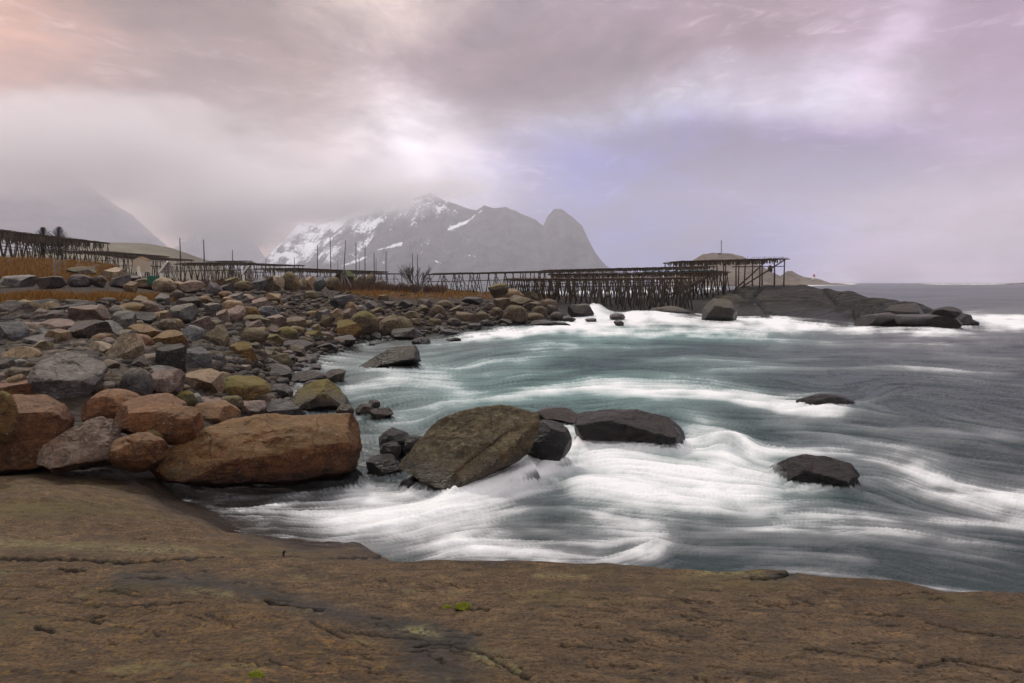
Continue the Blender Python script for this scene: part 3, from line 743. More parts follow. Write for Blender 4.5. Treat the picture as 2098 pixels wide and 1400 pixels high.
boulder(1265, 641, 655, 30, 'lgrey', 'r', 'pale rounded rock washed by white foam below the racks', .0, SURF, sub=4)
boulder(1268, 656, 667, 20, 'grey', 'a', 'small grey pointed rock showing faintly through the far foam', .0, SURF)
boulder(1474, 610, 658, 80, 'dark', 'b', 'big dark brown boulder standing alone in white surf before the headland', .35, SURF, wet=True, sub=5, bury=.08,
    poly=[(1436, 658), (1440, 632), (1462, 611), (1490, 614), (1502, 620), (1513, 638), (1507, 660), (1470, 662)], land='lone dark surf boulder')
boulder(1120, 655, 669, 62, 'dark', 's', 'flat dark rock ledge in the far foam line', .0, SURF, wet=True)
boulder(1124, 862, 938, 92, 'black', 'r', 'dark grey rounded boulder behind the right end of the tilted olive boulder', .0, SURF, wet=True, Y=7.9, deep=.8, sub=5)
boulder(1288, 838, 900, 232, 'black', 'r', 'long low black boulder rising from the foam', .05, SURF, wet=True, Y=9.0, deep=.45, bury=.1, sub=6,
    poly=[(1172, 880), (1178, 852), (1232, 841), (1310, 838), (1372, 851), (1398, 880), (1402, 905), (1185, 910)], land='long black surf boulder')
boulder(1150, 836, 862, 100, 'dark', 's', 'low dark brown rock between the olive boulder and the long black boulder', .1, SURF, wet=True, Y=10.4)
boulder(1666, 931, 992, 186, 'black', 'r', 'black wet boulder alone in the swirling water at the right', .0, SURF, wet=True, Y=7.4, deep=.5, bury=.1, sub=6,
    poly=[(1572, 972), (1605, 950), (1645, 934), (1690, 931), (1740, 940), (1760, 962), (1745, 990), (1590, 1000)], land='black boulder at the right')
boulder(1690, 806, 838, 112, 'black', 'r', 'barely showing black rock with water pouring over it', .0, SURF, wet=True, Y=11.9, deep=.5, bury=.2)
boulder(808, 878, 922, 62, 'black', 'a', 'dark peaked stone left of the tilted olive boulder', .0, SURF, wet=True, Y=8.2)
boulder(850, 892, 938, 62, 'black', 'r', 'black rounded stone pressed against the tilted olive boulder', .0, SURF, wet=True, Y=8.2)
boulder(800, 905, 935, 42, 'dark', 'r', 'dark reddish stone below the peaked stone', .0, SURF, wet=True, Y=8.0)
boulder(792, 934, 975, 78, 'dark', 'a', 'dark brown angular stone in the gap between the two biggest boulders', .0, SURF, wet=True, Y=7.7)
boulder(1368, 627, 646, 80, 'dark', 'd', 'low smooth dark rock hump under the rack legs', .0, SURF, Y=46, land='smooth rock hump')
boulder(170, 546, 566, 62, 'dark', 'a', 'dark rock outcrop in the orange grass below the left rack', .3, ROW, Y=33, deep=.6)

# ---- measured boulders: (px, top, bottom, width, colour, shape, moss)
ROWS = [
 (33, 563, 589, 66, 'lgrey', 'b', 0), (100, 565, 592, 56, 'dark', 'a', 0), (127, 576, 584, 18, 'pale', 's', 0), (164, 562, 589, 44, 'grey', 'r', .1), (202, 564, 589, 42, 'dark', 'a', 0),
 (228, 547, 577, 46, 'pale', 'a', 0), (244, 563, 590, 36, 'grey', 'a', 0), (268, 576, 599, 26, 'tan', 'a', 0), (299, 570, 593, 44, 'brown', 'r', .1), (337, 568, 599, 46, 'pale', 'r', .2),
 (265, 565, 577, 46, 'grey', 's', 0), (369, 576, 592, 30, 'tan', 's', 0), (399, 573, 602, 46, 'pink', 'a', 0), (438, 577, 606, 32, 'grey', 's', 0), (462, 580, 602, 36, 'black', 'a', 0),
 (477, 567, 592, 34, 'olive', 'a', .7), (499, 575, 600, 36, 'olive', 'r', .6), (531, 570, 599, 28, 'blue', 'a', 0), (548, 566, 598, 26, 'brown', 'b', 0), (567, 564, 597, 28, 'pale', 'a', .1),
 (595, 557, 596, 34, 'olive', 'r', .6), (617, 568, 595, 19, 'pale', 'b', .2), (636, 566, 595, 28, 'tan', 'b', 0), (655, 566, 597, 25, 'blue', 'a', 0), (683, 567, 595, 30, 'olive', 'r', .3),
 (725, 567, 592, 24, 'olive', 'r', .6), (738, 563, 592, 20, 'olive', 'a', .5), (760, 562, 592, 18, 'olive', 'a', .4), (779, 573, 592, 26, 'grey', 'r', .4), (606, 570, 597, 14, 'ochre', 'b', 0)]
ROCKS = [
 (36, 624, 657, 82, 'dark', 's', 0), (64, 618, 642, 46, 'pale', 's', .1), (100, 622, 647, 44, 'tan', 'a', 0), (150, 624, 648, 82, 'black', 'a', 0), (110, 641, 670, 72, 'dark', 'd', 0), (141, 637, 660, 32, 'pink', 'a', 0),
 (185, 632, 669, 56, 'pink', 'a', 0), (216, 638, 656, 27, 'black', 'a', 0), (261, 624, 647, 60, 'ochre', 's', .2), (303, 621, 648, 38, 'pink', 'r', 0), (251, 645, 686, 50, 'grey', 'a', 0), (290, 643, 669, 54, 'black', 'a', 0),
 (119, 659, 687, 64, 'pink', 'a', 0), (175, 664, 706, 76, 'dark', 'a', 0), (216, 664, 697, 70, 'grey', 'a', 0), (22, 668, 712, 56, 'blue', 'a', 0), (48, 664, 682, 74, 'pink', 's', 0), (60, 678, 694, 32, 'brown', 'r', 0),
 (120, 680, 713, 42, 'tan', 'a', 0), (82, 690, 716, 56, 'grey', 'a', 0), (90, 702, 730, 44, 'pale', 'a', 0), (66, 717, 737, 34, 'brown', 'r', 0), (43, 717, 750, 68, 'tan', 's', .2), (157, 702, 720, 36, 'grey', 's', 0),
 (199, 704, 730, 60, 'pale', 's', 0), (222, 695, 718, 30, 'pink', 'r', 0), (257, 692, 750, 64, 'pale', 's', .1), (283, 690, 720, 58, 'rust', 'r', 0), (293, 671, 707, 58, 'ochre', 'a', .2), (41, 741, 764, 40, 'grey', 'r', 0),
 (8, 742, 768, 40, 'dark', 'a', 0), (37, 758, 788, 48, 'brown', 'r', 0), (10, 767, 788, 32, 'pink', 's', 0), (42, 782, 812, 84, 'rust', 's', 0), (308, 729, 758, 70, 'pink', 'r', 0), (284, 735, 764, 34, 'dark', 'a', 0),
 (354, 716, 772, 52, 'black', 'a', 0), (399, 721, 764, 52, 'blue', 'a', 0), (326, 754, 778, 62, 'grey', 's', 0), (281, 763, 814, 56, 'grey', 'r', .1), (334, 768, 818, 64, 'pink', 'b', 0), (458, 765, 780, 30, 'tan', 's', .1),
 (377, 806, 834, 44, 'moss', 'r', 1), (402, 811, 838, 22, 'lgrey', 'b', 0), (428, 819, 846, 48, 'pink', 'a', 0), (471, 816, 843, 44, 'olive', 'r', .5), (530, 807, 838, 64, 'brown', 'r', 0), (446, 831, 868, 76, 'rust', 'a', .2),
 (515, 827, 852, 54, 'pink', 'a', 0), (572, 823, 860, 92, 'grey', 'a', 0), (365, 599, 619, 28, 'dark', 'r', 0), (390, 614, 637, 48, 'dark', 's', 0), (330, 641, 663, 34, 'tan', 'a', .2), (378, 629, 667, 50, 'grey', 'a', .2),
 (344, 659, 690, 40, 'brown', 'r', 0), (361, 657, 678, 26, 'tan', 'r', .2), (391, 672, 702, 54, 'blue', 's', 0), (414, 653, 683, 38, 'pink', 'b', 0), (349, 684, 721, 60, 'ochre', 'a', .2), (436, 626, 652, 30, 'grey', 'b', 0),
 (458, 639, 667, 28, 'pink', 'b', 0), (480, 632, 663, 42, 'pink', 's', 0), (479, 619, 643, 42, 'tan', 'r', 0), (465, 611, 629, 24, 'tan', 'a', 0), (513, 631, 652, 36, 'ochre', 'r', 0), (537, 614, 637, 38, 'pink', 'b', 0),
 (520, 649, 669, 52, 'olive', 's', .4), (562, 649, 672, 40, 'pink', 'b', 0), (520, 659, 681, 34, 'pink', 'a', 0), (511, 678, 714, 66, 'olive', 's', .3), (532, 674, 697, 30, 'tan', 'a', .1), (557, 689, 711, 38, 'moss', 'a', .9),
 (547, 631, 652, 38, 'blue', 'r', 0), (461, 599, 613, 26, 'tan', 's', 0), (483, 602, 617, 26, 'grey', 'a', 0), (506, 605, 619, 26, 'pink', 'a', 0), (418, 609, 626, 28, 'tan', 's', 0), (562, 604, 622, 28, 'tan', 'a', 0),
 (637, 599, 614, 28, 'olive', 'r', .2), (702, 609, 635, 42, 'blue', 'a', 0), (720, 622, 640, 30, 'tan', 's', 0), (712, 636, 657, 22, 'pink', 'a', 0), (661, 639, 667, 26, 'grey', 'a', 0), (668, 650, 674, 24, 'olive', 'b', .2),
 (686, 636, 657, 32, 'tan', 's', 0), (601, 654, 679, 50, 'brown', 'b', 0), (571, 651, 672, 26, 'pink', 'b', 0), (631, 659, 678, 22, 'olive', 'b', .3), (646, 667, 685, 22, 'tan', 'a', .2), (587, 674, 698, 42, 'moss', 'r', 1),
 (607, 671, 687, 34, 'tan', 's', .3), (642, 681, 699, 30, 'moss', 'b', .9), (716, 661, 694, 50, 'ochre', 'a', .8), (664, 683, 701, 36, 'brown', 'r', 0), (772, 684, 699, 20, 'dark', 'a', 0),
 (1018, 633, 651, 24, 'brown', 'r', .2), (955, 642, 662, 44, 'brown', 's', .2), (987, 642, 660, 28, 'olive', 'r', .3), (897, 629, 652, 30, 'brown', 'd', .2), (866, 627, 642, 24, 'olive', 'a', .2), (968, 611, 624, 38, 'black', 's', 0),
 (1004, 623, 637, 24, 'dark', 'a', 0), (1130, 628, 647, 26, 'dark', 'r', 0), (1105, 631, 652, 28, 'brown', 'r', .1), (1123, 616, 638, 36, 'brown', 'r', .1), (1090, 621, 638, 34, 'brown', 'a', .1), (1097, 644, 660, 34, 'brown', 'r', .2),
 (1062, 609, 630, 48, 'brown', 'a', .1), (1029, 615, 636, 32, 'brown', 'a', .1), (1050, 595, 612, 44, 'tan', 'r', .1), (1088, 599, 614, 30, 'olive', 's', .4), (1140, 642, 658, 24, 'dark', 'r', 0), (930, 655, 668, 26, 'dark', 'r', 0),
 (850, 655, 668, 26, 'olive', 's', .4), (910, 618, 632, 28, 'olive', 'r', .2), (870, 615, 630, 26, 'dark', 'a', 0), (935, 628, 642, 26, 'olive', 'a', .2), (890, 655, 668, 28, 'olive', 'r', .3), (1035, 655, 667, 26, 'dark', 's', 0),
 (760, 618, 632, 24, 'grey', 's', 0), (795, 620, 634, 24, 'dark', 'a', 0), (830, 618, 634, 28, 'black', 'b', 0), (775, 632, 646, 24, 'brown', 'a', .2), (845, 640, 655, 30, 'olive', 's', .3), (740, 628, 642, 22, 'lgrey', 'r', 0)]
WETR = [
 (698, 687, 709, 66, 'dark', 'b', 0), (671, 702, 724, 42, 'dark', 'a', 0), (597, 697, 721, 76, 'dark', 's', 0), (606, 715, 735, 34, 'dark', 'a', 0), (625, 731, 744, 34, 'dark', 's', 0), (591, 726, 744, 30, 'dark', 'a', 0),
 (640, 724, 735, 34, 'dark', 's', 0), (762, 702, 709, 14, 'dark', 'a', 0), (919, 674, 688, 34, 'dark', 'r', 0), (929, 691, 700, 30, 'black', 's', 0), (850, 675, 697, 26, 'dark', 'a', 0), (862, 691, 706, 36, 'black', 's', 0),
 (570, 747, 778, 62, 'dark', 'a', 0), (633, 760, 788, 66, 'black', 's', .2), (648, 748, 764, 28, 'dark', 'b', 0), (686, 757, 784, 42, 'brown', 'a', 0), (570, 787, 818, 56, 'dark', 'r', 0), (520, 739, 757, 34, 'brown', 'r', 0),
 (552, 734, 754, 36, 'brown', 'a', 0), (568, 724, 743, 28, 'dark', 'a', 0), (707, 829, 852, 36, 'olive', 'r', .3), (747, 827, 850, 36, 'olive', 'r', .2), (782, 836, 856, 44, 'brown', 'a', 0), (767, 820, 833, 24, 'dark', 'a', 0),
 (535, 757, 772, 34, 'dark', 's', 0), (600, 777, 790, 26, 'dark', 'a', 0), (830, 682, 693, 22, 'dark', 's', 0), (972, 662, 676, 28, 'black', 's', 0), (995, 655, 668, 26, 'dark', 'r', 0), (900, 668, 678, 24, 'dark', 's', 0), (720, 700, 708, 18, 'dark', 's', 0),
 (1210, 652, 660, 24, 'dark', 'a', 0), (1165, 648, 660, 28, 'dark', 'a', 0), (1150, 660, 668, 34, 'black', 's', 0)]
TIP = [(1940, 628, 654, 50, 'black', 's', 0), (1968, 642, 668, 52, 'black', 's', 0), (1925, 645, 672, 70, 'dark', 's', 0), (1870, 644, 672, 84, 'black', 's', 0), (1800, 640, 670, 80, 'dark', 's', 0),
 (1850, 622, 652, 90, 'dark', 's', 0), (1990, 654, 669, 26, 'black', 'a', 0)]
for (px, a, b, w, c, s, m) in TIP: boulder(px, a, b, w, c, s, None, m, 'dark broken rocks at the tip of the headland', wet=True, sub=4)
for (px, a, b, w, c, s, m) in ROWS: boulder(px, a, b, w, c, s, None, m, ROW, bury=.12)
for (px, a, b, w, c, s, m) in ROCKS: boulder(px, a - .20 * (b - a), b, w * 1.08, c, s, None, m, BEACH, small=w < 36)
for (px, a, b, w, c, s, m) in WETR: boulder(px, a, b, w, c, s, None, m, 'wet stones at the water line', wet=True, small=w < 36)
# ---- smaller stones between them
def inside(px, py, poly):
    c = False
    for k in range(len(poly)):
        (x0, y0), (x1, y1) = poly[k], poly[k - 1]
        if (y0 > py) != (y1 > py) and px < (x1 - x0) * (py - y0) / (y1 - y0) + x0: c = not c
    return c
BANK = [(-20, 628), (360, 620), (440, 606), (620, 598), (740, 600), (840, 625), (1130, 615), (1150, 655), (960, 680), (870, 690), (640, 735), (700, 830), (560, 830), (420, 850), (380, 800), (-20, 800)]
fill = np.random.default_rng(21)
n = 0
need = 292 - len(boulders)
while n < need:
    px, py = fill.uniform(-10, 1150), fill.uniform(600, 845)
    if py > 660 and fill.random() < (py - 660) / 300: continue
    if not inside(px, py, BANK): continue
    Y = find_Y(px, py)
    wpx = fill.uniform(.28, .62) * F / Y
    if wpx > 46: wpx = fill.uniform(22, 46)
    hpx = wpx * fill.uniform(.55, .9)
    wetp = coast.at(px, Y) < .12
    c = fill.choice(['dark', 'brown'] if wetp else ['dark', 'grey', 'pink', 'tan', 'brown', 'blue', 'tan', 'pink', 'pale', 'olive'] if px < 720 else ['dark', 'brown', 'olive', 'brown', 'grey'])
    boulder(px, py - hpx * .8, py + hpx * .2, wpx, str(c), str(fill.choice(list('aasrb'))), None, float(fill.choice([0, 0, .3])), 'loose stones of the rubble bank', wet=bool(wetp), small=True, seed=int(fill.integers(1e6)))
    n += 1
for me in SHARP: me.set_sharp_from_angle(angle=math.radians(24))
# labels for every boulder that has none yet
LAND += [('orange grass strip', 180, 612), ('bare bush', 853, 590), ('white gabled frame', 345, 580), ('left grey post', 113, 575), ('flat dark slab at the left edge', 36, 640), ('turf behind the beach', 900, 603)]
for rec in sorted(boulders, key=lambda q: -q[3]):
    o, px, py, w, c, s, lab, small, grp = rec
    if lab is None:
        lab = auto_label(c, s, px, py, w, small)
        used_labels.add(lab)
    tag(o, lab, 'boulder' if not small else 'stone', grp)

# ---- uncountable small rubble
def rubble():
    r = np.random.default_rng(5)
    temps = [rock_verts(np.random.default_rng(k), 2, (1, .9, .65), 'aabs'[k % 4]) for k in range(12)]
    Vs, Fs, off, k = [], [], 0, 0
    while k < 8500:
        px, py = r.uniform(-40, 1230), r.uniform(596, 860)
        if not inside(px, py, BANK) and not (px < 700 and 590 < py < 625 and r.random() < .35 and px > 360): continue
        Y = find_Y(px, py, sea=False)
        if Y > 70: continue
        s = min(.09 + .36 * r.random() ** 2.2, 30 * Y / F + .1) * (1 if py < 760 else .8)
        v, f = temps[r.integers(12)]
        a = r.uniform(0, 6.28); R = np.array([[math.cos(a), -math.sin(a), 0], [math.sin(a), math.cos(a), 0], [0, 0, 1]])
        q = v @ R.T * s
        x = (px - PX0) / F * Y
        q = q + np.array([x, Y, ground(x, Y) + s * .12])
        Vs.append(q); Fs.append(f + off); off += len(q); k += 1
    me = mesh_np('rubble', np.concatenate(Vs), np.concatenate(Fs))
    o = link('rubble', me, RUBBLE)
    tag(o, 'small loose stones filling the gaps between the boulders', kind='stuff')
rubble()

# ------------------------------------------------------------------ water
wpx = np.concatenate([np.linspace(0, 0, 0), np.arange(-60, 2160, 2.4), np.linspace(0, 0, 0)])
_side = np.linspace(1, 8, 30)[::-1] * 12; wpx = np.concatenate([-62 - np.cumsum(_side[::-1])[::-1] * .32, wpx, 2162 + np.cumsum(_side[::-1]) * .32])
ydist = [1290.0]
while ydist[-1] > 584: ydist.append(ydist[-1] - (0.9 + (ydist[-1] - 579) / 400.0))
wpy = np.array(ydist + [583.2, 582.4, 581.7, 581.1, 580.6, 580.2, 579.8, 579.5, PY0 + H * F / 5400.0])
WX, WY = np.meshgrid(wpx, wpy)
DEP = H * F / (WY - PY0)
STROKES = [  # points, half width, strength
 ([(1200, 890), (1110, 950), (1010, 1005), (900, 1045), (800, 1066), (680, 1078), (540, 1075)], 30, 1.0),
 ([(1130, 960), (1000, 1022), (880, 1058), (760, 1078)], 22, .7),
 ([(1175, 925), (1260, 945), (1360, 965), (1450, 985), (1540, 1000), (1610, 985)], 30, .9),
 ([(1150, 990), (1250, 1005), (1400, 1022), (1530, 1020)], 22, .85),
 ([(1180, 872), (1215, 895), (1300, 912), (1400, 915), (1480, 935), (1550, 960)], 18, .8),
 ([(850, 1146), (950, 1112), (1060, 1130), (1180, 1138), (1300, 1128), (1360, 1105)], 24, .6),
 ([(1200, 1050), (1300, 1075), (1362, 1100), (1300, 1140)], 30, .45),
 ([(980, 818), (1120, 802), (1230, 786), (1400, 790), (1500, 800), (1600, 818)], 11, .72),
 ([(1230, 800), (1330, 806), (1460, 803), (1540, 826), (1640, 838), (1745, 836)], 10, .75),
 ([(1580, 832), (1660, 842), (1738, 846)], 8, .8), ([(1500, 803), (1620, 806), (1700, 806)], 6, .5),
 ([(1408, 862), (1500, 880), (1540, 930), (1600, 948)], 9, .55), ([(1395, 870), (1420, 885), (1405, 920)], 14, .5),
 ([(1440, 910), (1480, 890), (1520, 905), (1570, 945)], 10, .5),
 ([(1480, 918), (1620, 922), (1760, 925), (1850, 948), (1940, 985), (2098, 1012), (2250, 1040)], 10, .7),
 ([(1840, 955), (1930, 1000), (2098, 1042), (2250, 1070)], 20, .42), ([(1760, 965), (1850, 985), (1960, 1010), (2098, 1060)], 14, .35),
 ([(1280, 1032), (1600, 1046), (1800, 1058), (2098, 1078), (2250, 1090)], 8, .5), ([(1400, 1090), (1600, 1082), (1800, 1092), (2098, 1120)], 12, .40),
 ([(1480, 1163), (1700, 1176), (1850, 1196), (2000, 1209), (2098, 1219)], 5, .55),
 ([(880, 706), (960, 692), (1060, 682), (1150, 668), (1250, 656), (1400, 652), (1560, 662), (1700, 674), (1850, 682)], 11, .98),
 ([(1150, 672), (1260, 676), (1420, 682), (1560, 684), (1650, 690)], 10, .7),
 ([(1175, 642), (1225, 636), (1300, 648), (1420, 646), (1440, 652)], 10, 1.0), ([(1520, 652), (1620, 660)], 8, .9),
 ([(1840, 678), (1930, 674), (2000, 664), (2098, 662), (2250, 664)], 13, .95), ([(1900, 660), (1985, 652), (2098, 650), (2250, 650)], 7, .8),
 ([(640, 735), (760, 705), (860, 700)], 16, .28), ([(560, 760), (640, 745), (720, 740)], 9, .35), ([(690, 800), (760, 790), (860, 770), (960, 800)], 14, .28), ([(760, 860), (860, 835), (990, 815)], 16, .3),
 ([(740, 760), (830, 765), (930, 740)], 14, .26), ([(760, 880), (800, 870), (880, 860)], 12, .3), ([(620, 720), (700, 715), (770, 712)], 8, .35), ([(900, 760), (1010, 745), (1130, 735)], 8, .35),
 ([(860, 900), (880, 870), (900, 840)], 8, .3), ([(1110, 845), (1150, 868), (1180, 880)], 10, .5),
 ([(528, 1046), (565, 1028), (600, 1016), (640, 1012)], 4.5, .8), ([(528, 1047), (590, 1042), (640, 1034), (690, 1020)], 4.5, .8), ([(575, 1030), (600, 1024), (612, 1032), (590, 1037)], 3, .7),
 ([(640, 1040), (700, 1022), (760, 1015), (830, 1030)], 10, .7), ([(752, 985), (756, 1000), (770, 1010)], 5, .8), ([(700, 1000), (780, 998), (850, 1012)], 8, .4),
 ([(1640, 585), (1700, 583), (1760, 582.5)], 1.6, .9), ([(1880, 582), (2000, 583), (2070, 582)], 1.3, .8), ([(1100, 601), (1240, 598), (1400, 596)], 3, .9), ([(1420, 592), (1480, 591)], 2, .8),
 ([(905, 1012), (990, 985), (1080, 940), (1165, 905)], 14, .55), ([(1170, 905), (1250, 908), (1330, 912), (1405, 905)], 9, .6), ([(1560, 980), (1600, 998), (1680, 1000), (1760, 985)], 9, .4), ([(1425, 662), (1470, 664), (1520, 662)], 6, .9),
 ([(1500, 655), (1600, 655), (1700, 668), (1800, 676), (1900, 680)], 5, .9), ([(1380, 760), (1700, 748), (1900, 757), (2098, 768)], 7, .33), ([(1300, 735), (1500, 738), (1700, 732)], 6, .25), ([(1650, 700), (1850, 708), (2098, 700)], 6, .25), ([(1750, 870), (1950, 880), (2098, 900)], 7, .25),
 ([(1060, 720), (1200, 712), (1360, 715)], 8, .3), ([(980, 775), (1080, 765), (1200, 762)], 7, .3), ([(1550, 860), (1750, 895), (1950, 935)], 9, .28), ([(1900, 720), (2098, 735)], 6, .3),
 ([(1400, 1125), (1600, 1130), (1800, 1150)], 9, .3), ([(1900, 1110), (2098, 1150)], 12, .25), ([(900, 1095), (1000, 1085), (1150, 1080), (1250, 1060)], 10, .25),
]
foam = np.zeros_like(WX); vx = np.full_like(WX, .10); vy = np.full_like(WX, .004)
vy += -0.02 * sstep(700, 900, WY) * np.cos((WX - 1200) / 260.0)
mound = np.zeros_like(WX)
wn1 = perlin(np.stack([WX / 60, WY / 22, 0 * WX], -1)); wn2 = perlin(np.stack([WX / 60, WY / 22, 0 * WX + 5], -1))
for pts, w, s in STROKES:
    pts = smooth_pts(pts, 2)
    x0, x1 = min(p[0] for p in pts) - 5 * w - 40, max(p[0] for p in pts) + 5 * w + 40
    y0, y1 = min(p[1] for p in pts) - 5 * w, max(p[1] for p in pts) + 5 * w
    ci = np.where((wpx > x0) & (wpx < x1))[0]; ri = np.where((wpy > y0) & (wpy < y1))[0]
    if len(ci) == 0 or len(ri) == 0: continue
    sl = (slice(ri[0], ri[-1] + 1), slice(ci[0], ci[-1] + 1))
    q = min(1.0, w / 14)
    d, dx, dy, t = seg_dist(WX[sl] + wn1[sl] * 7 * q, WY[sl] + wn2[sl] * 4 * q, pts)
    ends = sstep(0, .25, t) * sstep(1, .75, t) * .8 + .2
    f = s * (.66 * np.exp(-(d / w) ** 2) + .34 * np.exp(-(d / (2.3 * w)) ** 2)) * ends
    foam[sl] = 1 - (1 - foam[sl]) * (1 - f)
    sg = np.where(dx < 0, -1, 1)
    k = s * np.exp(-(d / (2.2 * w + 6)) ** 2)
    vx[sl] += k * dx * sg; vy[sl] += k * dy * sg
    if w > 16 and s > .6: mound[sl] = np.maximum(mound[sl], np.exp(-(d / (1.3 * w)) ** 2) * ends)
# eddies
cs = 70 + 60 * sstep(600, 1000, WY)
def _pot(a, b): return perlin(np.stack([a / cs / 1.6, b / cs * 1.9, 0 * a + 11], -1)) + .5 * perlin(np.stack([a / cs * .8, b / cs * 4.0, 0 * a + 13], -1))
ex = (_pot(WX, WY + 2) - _pot(WX, WY - 2)) / 4 * 28; ey = -(_pot(WX + 2, WY) - _pot(WX - 2, WY)) / 4 * 28
edd = .22 * (.25 + np.exp(-((WX - 1150) / 500) ** 2 - ((WY - 860) / 130) ** 2)) * sstep(600, 720, WY)
vx += edd * ex; vy += edd * ey * .8
# the boulders turn the current
for rec in boulders:
    o, px, py, w, c, s, lab, small, grp = rec
    if o.location.z - o.dimensions.z / 2 > .15 or w < 60 or px < 560: continue
    yb = PY0 + H * F / o.location.y
    dxn = (WX - px) / (w * .75); dyn = (WY - yb) / (w * .32)
    k = np.exp(-(dxn ** 2 + dyn ** 2) * .8)
    vx += k * np.where(dyn > 0, 1, 1) * .25; vy += k * dxn * np.sign(dyn + 1e-6) * .25
vl = np.hypot(vx, vy) + 1e-9; vx /= vl; vy /= vl
gxs = np.gradient(wpx)[None, :]; gys = np.abs(np.gradient(wpy))[:, None]
nr, nc = WX.shape
def lic(noise, L, step):
    acc = noise.copy(); wt = 1.0
    I0, J0 = np.meshgrid(np.arange(nc, dtype=np.float32), np.arange(nr, dtype=np.float32))
    ux = (vx / gxs).astype(np.float32); uy = (-vy / gys).astype(np.float32)      # rows run towards the horizon
    for sgn in (1, -1):
        I, J = I0.copy(), J0.copy()
        for k in range(L):
            ii = np.clip(I + .5, 0, nc - 1).astype(np.int32); jj = np.clip(J + .5, 0, nr - 1).astype(np.int32)
            I += sgn * step * ux[jj, ii]; J += sgn * step * uy[jj, ii]
            ii = np.clip(I + .5, 0, nc - 1).astype(np.int32); jj = np.clip(J + .5, 0, nr - 1).astype(np.int32)
            h = 1 - k / L
            acc += h * noise[jj, ii]; wt += h
    acc /= wt
    return (acc - acc.mean(1, keepdims=True)) / (acc.std(1, keepdims=True) + 1e-9)
wr = np.random.default_rng(2)
n0 = wr.normal(size=WX.shape).astype(np.float32)
n1 = blur(blur(wr.normal(size=WX.shape), 6, 0), 10, 1).astype(np.float32)
n2 = blur(blur(wr.normal(size=WX.shape), 40, 0), 40, 1).astype(np.float32)
l0 = blur(lic(n0, 26, 3.2), 1, 1); l1 = lic(n1, 26, 4.5); l2 = lic(n2, 16, 8)
near = sstep(680, 900, WY)
streak = l0 * (.60 - .15 * near) + l1 * (.40 + .1 * near) + l2 * .35
patch = fbm(np.stack([WX / 170, WY / 48, 0 * WX + 3], -1), 4)
lace = fbm(np.stack([WX / 46, WY / 17, 0 * WX + 8], -1), 5, .6)
lace = .5 + .5 * np.clip(lace * 2.6, -1, 1)
tur = np.exp(-((WX - 850) / 230) ** 2 - ((WY - 790) / 80) ** 2) * .15 + np.exp(-((WX - 1350) / 330) ** 2 - ((WY - 800) / 40) ** 2) * .05 + np.exp(-((WX - 1400) / 450) ** 2 - ((WY - 990) / 80) ** 2) * .20 + np.exp(-((WX - 1250) / 250) ** 2 - ((WY - 690) / 22) ** 2) * .15
ff = 1 - (1 - foam) * (1 - np.clip((.02 + tur) * (1 + 1.2 * patch), 0, .6))
src = ff * (.45 + 1.0 * lace)
def smear(a, L, step):
    I0, J0 = np.meshgrid(np.arange(nc, dtype=np.float32), np.arange(nr, dtype=np.float32))
    ux = (vx / gxs).astype(np.float32); uy = (-vy / gys).astype(np.float32)
    acc = a.copy(); wt = 1.0
    for sgn in (1, -1):
        I, J = I0.copy(), J0.copy()
        for k in range(L):
            ii = np.clip(I + .5, 0, nc - 1).astype(np.int32); jj = np.clip(J + .5, 0, nr - 1).astype(np.int32)
            I += sgn * step * ux[jj, ii]; J += sgn * step * uy[jj, ii]
            ii = np.clip(I + .5, 0, nc - 1).astype(np.int32); jj = np.clip(J + .5, 0, nr - 1).astype(np.int32)
            h = 1 - k / L
            acc += h * a[jj, ii]; wt += h
    return acc / wt
fo = .62 * smear(src.astype(np.float32), 14, 3.6) + .38 * ff * (.55 + .75 * lace)
fo = blur(blur(fo, 2, 0), 2, 1)
fo = fo + (np.clip(ff * 1.02, 0, 1) * (.88 + .12 * lace) - fo) * np.clip(mound * 1.15, 0, .85)
fo = np.where(WY < 615, ff, fo)
fo = np.where((WY < 720) & (WY >= 615), fo * (.72 + .34 * lace), fo)
fo = fo * (1 + .24 * streak * (1 - .75 * np.clip(fo, 0, 1))) + .085 * np.clip(streak + .9 * patch + .15, -1, 3) * sstep(584, 600, WY)
fo = np.clip(fo * 1.08, 0, 1)
fo = np.where(WY < 590, np.clip(foam, 0, 1), fo)
teal = np.clip(np.exp(-((WX - 1150) / 480) ** 2 - ((WY - 790) / 130) ** 2) + .5 * np.exp(-((WX - 1450) / 350) ** 2 - ((WY - 990) / 80) ** 2) + .9 * np.exp(-((WX - 1350) / 250) ** 2 - ((WY - 690) / 18) ** 2) + .15 * patch, 0, 1)
